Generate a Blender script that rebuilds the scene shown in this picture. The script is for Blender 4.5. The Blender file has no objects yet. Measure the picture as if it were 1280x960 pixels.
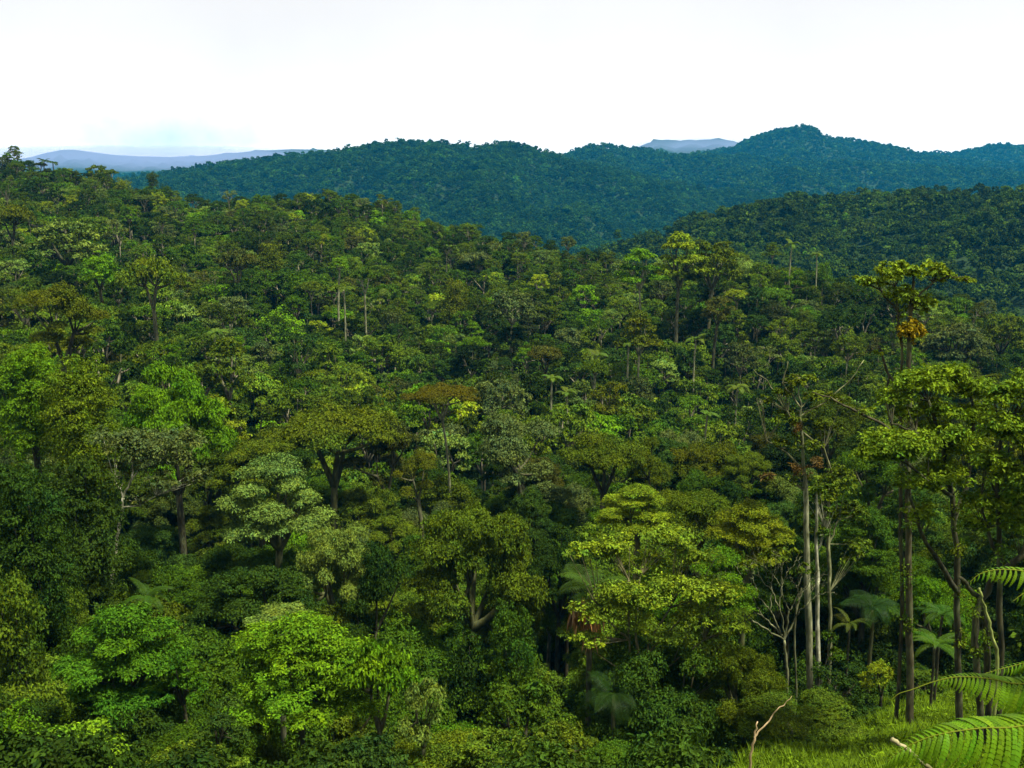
import bpy, math, random
import numpy as np
from mathutils import Vector, Matrix

random.seed(11)
RNG = np.random.default_rng(11)
SC = bpy.context.scene
COL = SC.collection
PI = math.pi

# ------------------------------------------------------------------ camera
FPX, CX, CY, HOR = 1372.0, 640.0, 480.0, 215.0
PITCH = math.atan((CY - HOR) / FPX)
CP, SP = math.cos(PITCH), math.sin(PITCH)
cam = bpy.data.cameras.new("camera")
cam.sensor_width = 36.0
cam.lens = 36.0 * FPX / 1280.0
cam.clip_start = 0.1
cam.clip_end = 40000.0
cam_o = bpy.data.objects.new("camera", cam)
cam_o.location = (0, 0, 0)
cam_o.rotation_euler = (PI / 2 - PITCH, 0, 0)
COL.objects.link(cam_o)
SC.camera = cam_o


def ray(px, py):
    u = (px - CX) / FPX
    v = (CY - py) / FPX
    return u, CP + v * SP, -SP + v * CP


def P(px, py, d):
    """world point at forward distance d on the sight line of a photograph position"""
    u, y, z = ray(px, py)
    return Vector((u / y * d, d, z / y * d))


def proj(x, y, z):
    dep = y * CP - z * SP
    up = y * SP + z * CP
    return CX + FPX * x / dep, CY - FPX * up / dep


# ------------------------------------------------------------------ world, sun, exposure
SUN_EL, SUN_AZ = math.radians(66), math.radians(122)     # azimuth clockwise from +Y
world = bpy.data.worlds.new("World")
SC.world = world
world.use_nodes = True
wt = world.node_tree
for n in list(wt.nodes):
    wt.nodes.remove(n)


def nd(t, typ, **kw):
    n = t.nodes.new(typ)
    for k, v in kw.items():
        setattr(n, k, v)
    return n


def mth(t, op, a, b=None, c=None, clamp=False):
    n = nd(t, "ShaderNodeMath", operation=op)
    n.use_clamp = clamp
    for i, v in enumerate((a, b, c)):
        if v is None:
            continue
        if isinstance(v, (int, float)):
            n.inputs[i].default_value = v
        else:
            t.links.new(v, n.inputs[i])
    return n.outputs[0]


w_out = nd(wt, "ShaderNodeOutputWorld")
w_bg = nd(wt, "ShaderNodeBackground")
w_bg.inputs["Strength"].default_value = 0.1
sky = nd(wt, "ShaderNodeTexSky", sky_type="NISHITA")
sky.sun_disc = False
sky.sun_elevation = SUN_EL
sky.sun_rotation = SUN_AZ
tc = nd(wt, "ShaderNodeTexCoord")
sep = nd(wt, "ShaderNodeSeparateXYZ")
wt.links.new(tc.outputs["Generated"], sep.inputs[0])
wz = mth(wt, "MAXIMUM", sep.outputs["Z"], 0.0)
lum = mth(wt, "MULTIPLY_ADD", mth(wt, "POWER", mth(wt, "SUBTRACT", 1.0, wz), 20.0), 6.2, 4.0)                # veiled sky, brightest in the thick air near the horizon
nz = nd(wt, "ShaderNodeTexNoise")
nz.inputs["Scale"].default_value = 5.0
nz.inputs["Detail"].default_value = 5.0
wt.links.new(tc.outputs["Generated"], nz.inputs["Vector"])
lum = mth(wt, "MULTIPLY", lum, mth(wt, "MULTIPLY_ADD", nz.outputs["Fac"], 0.25, 0.875))
# a thin grey-teal cloud low over the far range on the left
yy = mth(wt, "MAXIMUM", sep.outputs["Y"], 0.05)
ax = mth(wt, "DIVIDE", sep.outputs["X"], yy)
el = mth(wt, "DIVIDE", sep.outputs["Z"], yy)
nz2 = nd(wt, "ShaderNodeTexNoise")
nz2.inputs["Scale"].default_value = 32.0
nz2.inputs["Detail"].default_value = 6.0
wt.links.new(tc.outputs["Generated"], nz2.inputs["Vector"])
dx = mth(wt, "DIVIDE", mth(wt, "ADD", ax, 0.310), 0.095)
dy = mth(wt, "DIVIDE", mth(wt, "ADD", el, -0.032), 0.022)
rr = mth(wt, "ADD", mth(wt, "MULTIPLY", dx, dx), mth(wt, "MULTIPLY", dy, dy))
wis = mth(wt, "SUBTRACT", 1.15, rr)
wis = mth(wt, "ADD", wis, mth(wt, "MULTIPLY_ADD", nz2.outputs["Fac"], 2.4, -1.35))
wis = mth(wt, "MULTIPLY", wis, 0.6, clamp=True)
cmix = nd(wt, "ShaderNodeMix", data_type="RGBA")
wt.links.new(wis, cmix.inputs["Factor"])
cmix.inputs[6].default_value = (1.035, 1.0, 0.975, 1)
cmix.inputs[7].default_value = (0.58, 0.70, 0.62, 1)
sc_l = nd(wt, "ShaderNodeVectorMath", operation="SCALE")
wt.links.new(cmix.outputs[2], sc_l.inputs[0])
wt.links.new(lum, sc_l.inputs["Scale"])
fin = nd(wt, "ShaderNodeMix", data_type="RGBA")
fin.inputs["Factor"].default_value = 0.95
wt.links.new(sky.outputs[0], fin.inputs[6])
wt.links.new(sc_l.outputs[0], fin.inputs[7])
wt.links.new(fin.outputs[2], w_bg.inputs["Color"])
wt.links.new(w_bg.outputs[0], w_out.inputs[0])

sun = bpy.data.lights.new("sun", "SUN")
sun.energy = 5.0
sun.angle = math.radians(6)
sun.color = (1.0, 0.955, 0.82)
sun_o = bpy.data.objects.new("sun", sun)
sd = Vector((math.sin(SUN_AZ) * math.cos(SUN_EL), math.cos(SUN_AZ) * math.cos(SUN_EL), math.sin(SUN_EL)))
sun_o.rotation_euler = (-sd).to_track_quat("-Z", "Y").to_euler()
sun_o.location = (0, -30, 120)
COL.objects.link(sun_o)

SC.view_settings.view_transform = "Standard"
SC.view_settings.look = "None"
SC.view_settings.exposure = 1.25
SC.view_settings.gamma = 1.0
SC.view_settings.use_curve_mapping = False
cy = SC.cycles
cy.use_denoising = True
cy.max_bounces = 6
cy.diffuse_bounces = 3
cy.glossy_bounces = 2
cy.transmission_bounces = 3
cy.volume_bounces = 0
cy.transparent_max_bounces = 8
cy.caustics_reflective = False
cy.caustics_refractive = False
cy.sample_clamp_indirect = 4.0

# ------------------------------------------------------------------ materials


def new_mat(name):
    m = bpy.data.materials.new(name)
    m.use_nodes = True
    t = m.node_tree
    for n in list(t.nodes):
        t.nodes.remove(n)
    return m, t, nd(t, "ShaderNodeOutputMaterial")


def vmul(t, a, b):
    n = nd(t, "ShaderNodeVectorMath", operation="MULTIPLY")
    for i, v in enumerate((a, b)):
        if isinstance(v, (tuple, list)):
            n.inputs[i].default_value = v
        else:
            t.links.new(v, n.inputs[i])
    return n.outputs[0]


def leaf_material(name, rough=0.6, spec=0.03, trans=0.22):
    m, t, out = new_mat(name)
    a = nd(t, "ShaderNodeAttribute", attribute_type="INSTANCER", attribute_name="tint")
    b = nd(t, "ShaderNodeAttribute", attribute_type="GEOMETRY", attribute_name="leaf_tint")
    c = vmul(t, a.outputs["Color"], b.outputs["Color"])
    p = nd(t, "ShaderNodeBsdfPrincipled")
    p.inputs["Roughness"].default_value = rough
    p.inputs["Specular IOR Level"].default_value = spec
    t.links.new(c, p.inputs["Base Color"])
    tr = nd(t, "ShaderNodeBsdfTranslucent")
    t.links.new(vmul(t, c, (1.25, 1.3, 0.4)), tr.inputs["Color"])
    mx = nd(t, "ShaderNodeMixShader")
    mx.inputs[0].default_value = trans
    t.links.new(p.outputs[0], mx.inputs[1])
    t.links.new(tr.outputs[0], mx.inputs[2])
    t.links.new(mx.outputs[0], out.inputs[0])
    return m


def bark_material(name):
    m, t, out = new_mat(name)
    a = nd(t, "ShaderNodeAttribute", attribute_type="INSTANCER", attribute_name="bark")
    g = nd(t, "ShaderNodeTexCoord")
    mp = nd(t, "ShaderNodeMapping")
    mp.inputs["Scale"].default_value = (2.2, 2.2, 0.7)
    t.links.new(g.outputs["Object"], mp.inputs[0])
    n1 = nd(t, "ShaderNodeTexNoise")
    n1.inputs["Scale"].default_value = 1.6
    n1.inputs["Detail"].default_value = 6.0
    t.links.new(mp.outputs[0], n1.inputs["Vector"])
    rp = nd(t, "ShaderNodeValToRGB")
    rp.color_ramp.elements[0].position = 0.36
    rp.color_ramp.elements[0].color = (0.30, 0.32, 0.2, 1)
    rp.color_ramp.elements[1].position = 0.62
    rp.color_ramp.elements[1].color = (1.10, 1.08, 1.0, 1)
    e3 = rp.color_ramp.elements.new(0.72)
    e3.color = (2.1, 2.1, 1.8, 1)
    t.links.new(n1.outputs["Fac"], rp.inputs[0])
    p = nd(t, "ShaderNodeBsdfPrincipled")
    p.inputs["Roughness"].default_value = 0.85
    p.inputs["Specular IOR Level"].default_value = 0.2
    n3 = nd(t, "ShaderNodeTexNoise")
    n3.inputs["Scale"].default_value = 1.1
    n3.inputs["Detail"].default_value = 5.0
    n3.inputs["Roughness"].default_value = 0.65
    t.links.new(mp.outputs[0], n3.inputs["Vector"])
    mr = nd(t, "ShaderNodeMapRange")
    mr.inputs["From Min"].default_value = 0.52
    mr.inputs["From Max"].default_value = 0.64
    t.links.new(n3.outputs["Fac"], mr.inputs["Value"])
    lm_ = nd(t, "ShaderNodeMix", data_type="RGBA")
    t.links.new(mth(t, "MULTIPLY", mr.outputs[0], 0.5), lm_.inputs["Factor"])
    t.links.new(vmul(t, a.outputs["Color"], rp.outputs["Color"]), lm_.inputs[6])
    lm_.inputs[7].default_value = (0.10, 0.12, 0.045, 1)
    t.links.new(lm_.outputs[2], p.inputs["Base Color"])
    bp = nd(t, "ShaderNodeBump")
    bp.inputs["Strength"].default_value = 0.5
    bp.inputs["Distance"].default_value = 0.05
    t.links.new(n1.outputs["Fac"], bp.inputs["Height"])
    t.links.new(bp.outputs[0], p.inputs["Normal"])
    t.links.new(p.outputs[0], out.inputs[0])
    return m


LEAF = leaf_material("leaf")
GLOSSY_LEAF = leaf_material("glossy_leaf", 0.5, 0.07, 0.32)
BARK = bark_material("bark")

m, t, out = new_mat("forest_floor")
g = nd(t, "ShaderNodeTexCoord")
n1 = nd(t, "ShaderNodeTexNoise")
n1.inputs["Scale"].default_value = 0.11
n1.inputs["Detail"].default_value = 9.0
n1.inputs["Roughness"].default_value = 0.7
t.links.new(g.outputs["Object"], n1.inputs["Vector"])
rp = nd(t, "ShaderNodeValToRGB")
rp.color_ramp.elements[0].position = 0.35
rp.color_ramp.elements[0].color = (0.009, 0.020, 0.006, 1)
rp.color_ramp.elements[1].position = 0.7
rp.color_ramp.elements[1].color = (0.020, 0.042, 0.011, 1)
t.links.new(n1.outputs["Fac"], rp.inputs[0])
at = nd(t, "ShaderNodeAttribute", attribute_type="GEOMETRY", attribute_name="meadow")
n2 = nd(t, "ShaderNodeTexNoise")
n2.inputs["Scale"].default_value = 1.3
n2.inputs["Detail"].default_value = 7.0
t.links.new(g.outputs["Object"], n2.inputs["Vector"])
rp2 = nd(t, "ShaderNodeValToRGB")
rp2.color_ramp.elements[0].color = (0.035, 0.06, 0.008, 1)
rp2.color_ramp.elements[1].color = (0.10, 0.15, 0.02, 1)
t.links.new(n2.outputs["Fac"], rp2.inputs[0])
mx = nd(t, "ShaderNodeMix", data_type="RGBA")
t.links.new(at.outputs["Fac"], mx.inputs["Factor"])
t.links.new(rp.outputs[0], mx.inputs[6])
t.links.new(rp2.outputs[0], mx.inputs[7])
p = nd(t, "ShaderNodeBsdfPrincipled")
p.inputs["Roughness"].default_value = 0.95
p.inputs["Specular IOR Level"].default_value = 0.1
t.links.new(mx.outputs[2], p.inputs["Base Color"])
bp = nd(t, "ShaderNodeBump")
bp.inputs["Distance"].default_value = 1.0
bp.inputs["Strength"].default_value = 0.6
t.links.new(n1.outputs["Fac"], bp.inputs["Height"])
t.links.new(bp.outputs[0], p.inputs["Normal"])
t.links.new(p.outputs[0], out.inputs[0])
GROUND_MAT = m

# ------------------------------------------------------------------ terrain


def table(pairs, D, H):
    a = []
    z = []
    for px, py in pairs:
        u, y, w = ray(px, py)
        a.append(u / y)
        z.append(w / y * D - H)
    a, z = np.array(a), np.array(z)
    af = np.linspace(a[0], a[-1], 900)
    zf = np.interp(af, a, z)
    w = int(0.016 / (af[1] - af[0])) | 1
    k = np.hanning(w + 2)
    zf = np.convolve(np.pad(zf, (w + 2) // 2, mode="edge"), k / k.sum(), mode="same")[(w + 2) // 2:][:900]
    return af, zf


def wave(x, y, wl, seed, octs=3):
    r = np.random.default_rng(seed)
    s = np.zeros_like(x, dtype=float)
    amp = 1.0
    for o in range(octs):
        for k in range(4):
            an = r.uniform(0, 2 * PI)
            w = 2 * PI / (wl * r.uniform(0.7, 1.4) / 2 ** o)
            s += amp * 0.5 * np.sin(w * (x * math.cos(an) + y * math.sin(an)) + r.uniform(0, 6.28))
        amp *= 0.5
    return s


# crest lines of the hills: photograph positions of the canopy line, distance, tree height, front slope, back slope, relief
HILLS = [
    ([(560, 352), (700, 327), (760, 310), (820, 287), (900, 257), (960, 247), (1010, 244), (1080, 240), (1150, 237), (1220, 235), (1280, 233), (1500, 226)],
     800, 14, 0.22, 0.3, 8.0),
    ([(-300, 240), (0, 234), (130, 224), (170, 218), (230, 208), (300, 198), (350, 192), (400, 189), (440, 184), (500, 174), (560, 176), (595, 181),
      (630, 176), (660, 180), (685, 188), (705, 195), (760, 209), (850, 227), (950, 240), (1050, 250), (1200, 258), (1500, 262)],
     2300, 15, 0.205, 0.3, 20.0),
    ([(500, 222), (650, 204), (700, 193), (720, 184), (750, 178), (800, 182), (830, 189), (870, 192), (930, 190), (960, 196), (1010, 199), (1100, 202),
      (1150, 204), (1200, 206), (1280, 212), (1500, 216)], 3300, 15, 0.16, 0.3, 22.0),
    ([(700, 215), (830, 194), (880, 188), (915, 183), (940, 168), (965, 161), (985, 158), (1003, 158), (1015, 163), (1030, 168), (1060, 169), (1090, 176),
      (1125, 182), (1150, 190), (1200, 197), (1300, 204), (1500, 210)], 4100, 15, 0.17, 0.3, 18.0),
    ([(900, 215), (1100, 197), (1150, 188), (1172, 186), (1190, 188), (1230, 182), (1280, 179), (1400, 174), (1700, 186)], 5000, 15, 0.15, 0.3, 24.0),
    ([(-500, 206), (-100, 203), (0, 203), (35, 197), (60, 190), (88, 186), (115, 190), (150, 194), (200, 196), (250, 195), (300, 190), (335, 187), (380, 186),
      (430, 188), (480, 198), (560, 208), (700, 207), (780, 192), (812, 177), (830, 174), (860, 176), (890, 173), (915, 175), (940, 184), (1000, 194), (1200, 200), (1600, 204)],
     6200, 0, 0.12, 0.12, 9.0),
]
NEAR_CREST = [(-300, 196, 450), (0, 206, 450), (60, 212, 445), (120, 222, 440), (165, 230, 430), (235, 252, 420), (300, 252, 420), (400, 246, 420), (450, 250, 410),
              (540, 275, 395), (600, 292, 385), (650, 306, 375), (750, 324, 340), (820, 326, 300), (880, 322, 290), (950, 330, 280), (1050, 348, 270), (1150, 365, 275), (1220, 385, 285), (1280, 402, 300), (1500, 440, 300)]
A_COLS = np.array([-0.75, -0.47, -0.30, -0.12, 0.05, 0.20, 0.36, 0.50, 0.75])
A_ROWS = np.array([0, 6, 20, 40, 60, 80, 100, 150, 200], dtype=float)
A_Z = np.array([
    [-1.7] * 9, [-4.6] * 9, [-12.8] * 9, [-25] * 9,
    [-38, -39, -40, -43, -42.5, -35.5, -33.0, -32.0, -31],
    [-40, -41, -45, -48, -47, -43, -40, -39, -38],
    [-42, -43, -48, -51, -50, -47, -45, -44, -44],
    [-38, -42, -47, -52, -53, -52, -51, -51, -51],
    [-34, -38, -45, -52, -55, -56, -55, -56, -57]], dtype=float)
_na = np.array([ray(px, py)[0] / ray(px, py)[1] for px, py, d in NEAR_CREST])
_nd = np.array([d for _, _, d in NEAR_CREST], dtype=float)
_nz = np.array([ray(px, py)[2] / ray(px, py)[1] * d - 15 for px, py, d in NEAR_CREST])
_HT = [(table(pr, D, H), D, H, sf, sb, rel) for pr, D, H, sf, sb, rel in HILLS]


def ground(x, y):
    x = np.atleast_1d(np.asarray(x, dtype=float))
    y = np.atleast_1d(np.asarray(y, dtype=float))
    a = np.clip(x / np.maximum(y, 12.0), -0.9, 0.9)
    # near hillside, valley and the long spur
    dc = np.interp(a, _na, _nd)
    zc = np.interp(a, _na, _nz)
    ac = np.clip(a, A_COLS[0], A_COLS[-1])
    ci = np.clip(np.searchsorted(A_COLS, ac) - 1, 0, len(A_COLS) - 2)
    tf = (ac - A_COLS[ci]) / (A_COLS[ci + 1] - A_COLS[ci])
    yc = np.clip(y, 0, 200)
    ri = np.clip(np.searchsorted(A_ROWS, yc) - 1, 0, len(A_ROWS) - 2)
    tr = (yc - A_ROWS[ri]) / (A_ROWS[ri + 1] - A_ROWS[ri])
    zt = ((A_Z[ri, ci] * (1 - tf) + A_Z[ri, ci + 1] * tf) * (1 - tr) + (A_Z[ri + 1, ci] * (1 - tf) + A_Z[ri + 1, ci + 1] * tf) * tr)
    z200 = A_Z[-1, ci] * (1 - tf) + A_Z[-1, ci + 1] * tf
    k = np.clip((y - 200) / (dc - 200), 0, 1)
    ks = k * 0.75 + 0.25 * (3 * k * k - 2 * k ** 3)
    zA = np.where(y > 200, z200 + (zc - z200) * ks, zt)
    zA = zA + np.clip((y - 75) / 60, 0, 1) * np.where(y > dc - 60, np.clip((dc - y) / 60, 0, 1), 1) * 2.2 * wave(x, y, 60, 5)
    zA = np.where(y < 0, -1.7 - 0.35 * y, zA)
    zA = np.where(y > dc, zc - 0.32 * (y - dc), zA)
    z = np.maximum(zA, -115.0)
    for i, ((ha, hz), D, H, sf, sb, rel) in enumerate(_HT):
        crest = np.interp(a, ha, hz)
        dd = D - y
        front = np.maximum(dd, 0)
        zl = crest - sf * front - sb * np.maximum(-dd, 0)
        wig = wave(x, y * 0.55, rel * 16, 20 + i)
        zl = zl + 1.35 * rel * wig * np.clip(front / (rel * 14), 0, 1)
        z = np.maximum(z, zl)
    return z


def gz(x, y):
    return float(ground(x, y)[0])


def link_mesh(name, me, parent=None):
    o = bpy.data.objects.new(name, me)
    COL.objects.link(o)
    if parent:
        o.parent = parent
    return o


def build_mesh(name, V, T, mats, mi=None, tint=None, smooth=None):
    V = np.ascontiguousarray(V, dtype=np.float32)
    T = np.ascontiguousarray(T, dtype=np.int32)
    me = bpy.data.meshes.new(name)
    me.vertices.add(len(V))
    me.vertices.foreach_set("co", V.ravel())
    nf, k = T.shape
    me.loops.add(nf * k)
    me.loops.foreach_set("vertex_index", T.ravel())
    me.polygons.add(nf)
    me.polygons.foreach_set("loop_start", np.arange(0, nf * k, k, dtype=np.int32))
    for mm in mats:
        me.materials.append(mm)
    if mi is not None:
        me.polygons.foreach_set("material_index", np.ascontiguousarray(mi, dtype=np.int32))
    if smooth is not None:
        me.polygons.foreach_set("use_smooth", np.ascontiguousarray(smooth, dtype=bool))
    if tint is not None:
        at = me.attributes.new("leaf_tint", "FLOAT_COLOR", "POINT")
        c = np.ones((len(V), 4), dtype=np.float32)
        c[:, :3] = tint
        at.data.foreach_set("color", c.ravel())
    me.update(calc_edges=True)
    return me


# one ground sheet
ys = np.concatenate([np.arange(-30, 60, 3.0), np.arange(60, 480, 5.0), np.geomspace(480, 7800, 230)])
av = np.linspace(-1.05, 1.05, 330)
YY, AA = np.meshgrid(ys, av, indexing="ij")
XX = AA * (YY + 60)
ZZ = ground(XX.ravel(), YY.ravel()).reshape(XX.shape)
nr, nc = XX.shape
idx = np.arange(nr * nc).reshape(nr, nc)
Q = np.stack([idx[:-1, :-1], idx[:-1, 1:], idx[1:, 1:], idx[1:, :-1]], -1).reshape(-1, 4)
gm = build_mesh("ground", np.stack([XX, YY, ZZ], -1).reshape(-1, 3), Q, [GROUND_MAT], smooth=np.ones(len(Q), bool))


def in_meadow(x, y):
    a = x / np.maximum(y, 12)
    edge = 0.175 + 0.02 * np.sin(y * 0.7) + 0.012 * np.sin(y * 1.9 + 1) + np.clip((y - 56) * 0.006, 0, 1)
    far = 68 + 2.0 * np.sin(x * 0.5) + 1.5 * np.sin(x * 1.3)
    return np.clip((a - edge) / 0.02, 0, 1) * np.clip((far - y) / 3, 0, 1) * np.clip((y - 8) / 6, 0, 1)


ma = gm.attributes.new("meadow", "FLOAT", "POINT")
ma.data.foreach_set("value", in_meadow(XX.ravel(), YY.ravel()).astype(np.float32))
go = link_mesh("ground", gm)
go["kind"] = "structure"

# ------------------------------------------------------------------ plant geometry


class Geo:
    """collects triangles with a material slot and a tint"""

    def __init__(self):
        self.V, self.T, self.M, self.C, self.S, self.n = [], [], [], [], [], 0

    def add(self, V, T, mat, tint, smooth=False):
        V = np.asarray(V, dtype=float)
        T = np.asarray(T, dtype=int)
        self.V.append(V)
        self.T.append(T + self.n)
        self.M.append(np.full(len(T), mat))
        self.S.append(np.full(len(T), smooth))
        tint = np.asarray(tint, dtype=float)
        self.C.append(np.broadcast_to(tint, (len(V), 3)))
        self.n += len(V)

    def mesh(self, name, mats):
        return build_mesh(name, np.concatenate(self.V), np.concatenate(self.T), mats, np.concatenate(self.M), np.concatenate(self.C), np.concatenate(self.S))


def tube(pts, rad, sides=6):
    pts = np.asarray(pts, dtype=float)
    n = len(pts)
    tan = np.gradient(pts, axis=0)
    tan /= np.linalg.norm(tan, axis=1)[:, None] + 1e-9
    ref = np.array([1.0, 0.13, 0.07])
    if abs(tan[0] @ ref) > 0.9:
        ref = np.array([0.1, 1.0, 0.0])
    u = np.cross(tan, ref)
    u /= np.linalg.norm(u, axis=1)[:, None] + 1e-9
    v = np.cross(tan, u)
    an = np.arange(sides) / sides * 2 * PI
    rad = np.broadcast_to(np.asarray(rad, dtype=float), (n,))
    V = pts[:, None, :] + rad[:, None, None] * (np.cos(an)[None, :, None] * u[:, None, :] + np.sin(an)[None, :, None] * v[:, None, :])
    V = V.reshape(-1, 3)
    T = []
    for i in range(n - 1):
        for k in range(sides):
            a, b = i * sides + k, i * sides + (k + 1) % sides
            c, d = a + sides, b + sides
            T += [(a, b, d), (a, d, c)]
    e = (n - 1) * sides
    for k in range(1, sides - 1):
        T.append((e, e + k, e + k + 1))
    return V, np.array(T)


def bez(a, b, bow, n=6):
    a, b = np.asarray(a, float), np.asarray(b, float)
    m = (a + b) / 2 + np.asarray(bow, float)
    t = np.linspace(0, 1, n)[:, None]
    return (1 - t) ** 2 * a + 2 * t * (1 - t) * m + t ** 2 * b


def unit(v):
    return v / (np.linalg.norm(v, axis=-1, keepdims=True) + 1e-9)


def add_leaves(geo, pads, n, L, W, r, up=0.38, rnd=0.58, zmin=-0.4, per=13, spread=0.2, mat=0, vary=0.32, droop=0.25, hue=0.30):
    """leaves on lumpy pads: each pad holds clumps, each clump holds leaves"""
    c = np.array([q[0] for q in pads], float)
    rad = np.array([q[1] for q in pads], float)
    wgt = rad[:, 0] * rad[:, 1] + 0.7 * rad[:, 0] * rad[:, 2]
    wgt = wgt * np.array([q[2] if len(q) > 2 else 1.0 for q in pads])
    wgt /= wgt.sum()
    nk = max(4, int(n / per))
    pi = r.choice(len(pads), nk, p=wgt)
    az = r.uniform(0, 2 * PI, nk)
    z = zmin + (1 - zmin) * r.random(nk) ** 0.8
    h = np.sqrt(np.clip(1 - z * z, 0, 1))
    dr = np.stack([h * np.cos(az), h * np.sin(az), z], -1)
    ph = r.uniform(0, 6.28, (len(pads), 3))
    lump = 1 + 0.16 * np.sin(4.2 * dr[:, 0] + ph[pi, 0]) + 0.14 * np.sin(5.1 * dr[:, 1] + ph[pi, 1]) + 0.10 * np.sin(6.3 * dr[:, 2] + ph[pi, 2])
    inw = 1 - 0.35 * r.random(nk) ** 2.2
    kc = c[pi] + dr * rad[pi] * (lump * inw)[:, None]
    kn = unit(dr / rad[pi] * rad[pi].mean(1, keepdims=True))
    kr = rad[pi].mean(1) * spread * r.uniform(0.7, 1.3, nk)
    kt = r.normal(0, vary * 0.75, nk)
    ky = r.normal(0, hue, nk) + r.normal(0, hue * 0.8, len(pads))[pi]
    li = r.integers(0, nk, n)
    off = r.normal(0, 1, (n, 3)) * kr[li][:, None] * np.array([1, 1, 0.55])
    pos = kc[li] + off
    nrm = unit(kn[li] * 0.8 + np.array([0, 0, up]) + r.normal(0, rnd, (n, 3)))
    out = unit(off + kn[li] * 0.5 * kr[li][:, None] + r.normal(0, 0.35, (n, 3)) * kr[li][:, None])
    out = out - nrm * np.sum(out * nrm, 1, keepdims=True)
    out = unit(unit(out) - np.array([0, 0, droop]))
    side = unit(np.cross(nrm, out))
    nrm = np.cross(out, side)
    ln = L * r.uniform(0.65, 1.3, n)[:, None]
    wd = W * r.uniform(0.75, 1.25, n)[:, None]
    V = np.empty((n, 4, 3))
    V[:, 0] = pos - out * ln * 0.5
    V[:, 1] = pos + side * wd * 0.5 + nrm * wd * 0.14 + out * ln * 0.02
    V[:, 2] = pos + out * ln * 0.5 - nrm * ln * 0.10
    V[:, 3] = pos - side * wd * 0.5 + nrm * wd * 0.14 + out * ln * 0.02
    b = np.arange(n)[:, None] * 4
    T = np.concatenate([b + np.array([0, 2, 1]), b + np.array([0, 3, 2])], 0)
    s = np.clip(1 + kt[li] + r.normal(0, vary * 0.7, n), 0.4, 1.9)
    y = ky[li] + r.normal(0, hue * 0.5, n)
    tint = np.stack([s * np.clip(1 + 0.34 * y, 0.5, 1.6), s * np.clip(1 + 0.12 * y, 0.6, 1.4), s * np.clip(1 - 0.35 * y, 0.4, 1.7)], -1)
    geo.add(V.reshape(-1, 3), T, mat, np.repeat(tint, 4, axis=0))


def pads_for(kind, R, H, r):
    """pads of a crown of radius R and height H whose fork is at the origin"""
    out = []
    if kind == "dome":
        k = int(r.integers(19, 27))
        for i in range(k):
            z = 0.04 + 0.92 * (i + 0.5) / k
            h = math.sqrt(max(0, 1 - (z * 0.96) ** 2))
            a = i * 2.399 + r.uniform(-0.4, 0.4)
            s = r.uniform(0.6, 0.95)
            pr = R * r.uniform(0.2, 0.35)
            out.append(((R * s * h * math.cos(a), R * s * h * math.sin(a), H * (0.16 + 0.66 * z) * r.uniform(0.9, 1.1)), (pr, pr * r.uniform(0.8, 1.1), pr * r.uniform(0.38, 0.6))))
    elif kind == "umbrella":
        k = int(r.integers(10, 15))
        for i in range(k):
            q = math.sqrt((i + 0.4) / k) * 0.8
            a = i * 2.399 + r.uniform(-0.3, 0.3)
            pr = R * r.uniform(0.24, 0.4)
            out.append(((R * q * math.cos(a), R * q * math.sin(a), H * (0.84 - 0.42 * q * q) + r.uniform(-0.08, 0.06) * H), (pr, pr, pr * r.uniform(0.28, 0.42))))
    elif kind == "layered":
        tiers = int(r.integers(3, 6))
        for j in range(tiers):
            f = (j + 0.5) / tiers
            rt = R * (1.0 - 0.5 * f) * r.uniform(0.6, 0.8)
            k = max(2, int(round(7 * (1 - 0.45 * f))))
            a0 = r.uniform(0, 6.28)
            for i in range(k):
                a = a0 + i * 2 * PI / k + r.uniform(-0.4, 0.4)
                pr = R * r.uniform(0.22, 0.36)
                q = rt * r.uniform(0.6, 1.15)
                out.append(((q * math.cos(a), q * math.sin(a), H * (0.14 + 0.76 * f) + r.uniform(-0.05, 0.05) * H), (pr, pr * r.uniform(0.75, 1.05), pr * r.uniform(0.26, 0.4))))
        out.append(((0, 0, H * 0.9), (R * 0.34, R * 0.34, R * 0.16)))
    elif kind == "column":
        k = int(r.integers(13, 18))
        for i in range(k):
            f = (i + 0.5) / k
            a = i * 2.399
            wv = (0.55 + 0.45 * math.sin(PI * min(1, 0.2 + f * 0.75)))
            q = R * 0.5 * wv * r.uniform(0.6, 1.1)
            pr = R * r.uniform(0.36, 0.55) * wv
            out.append(((q * math.cos(a), q * math.sin(a), H * (-0.15 + 0.98 * f)), (pr, pr, pr * r.uniform(0.7, 1.1))))
    elif kind == "ragged":
        k = int(r.integers(9, 13))
        for i in range(k):
            z = (i + 0.5) / k
            a = r.uniform(0, 6.28)
            q = R * r.uniform(0.25, 0.95) * math.sqrt(max(0.1, 1 - (z - 0.4) ** 2 * 1.8))
            pr = R * r.uniform(0.2, 0.36)
            out.append(((q * math.cos(a), q * math.sin(a), H * (0.12 + 0.8 * z)), (pr, pr, pr * r.uniform(0.35, 0.6))))
    return out


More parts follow.
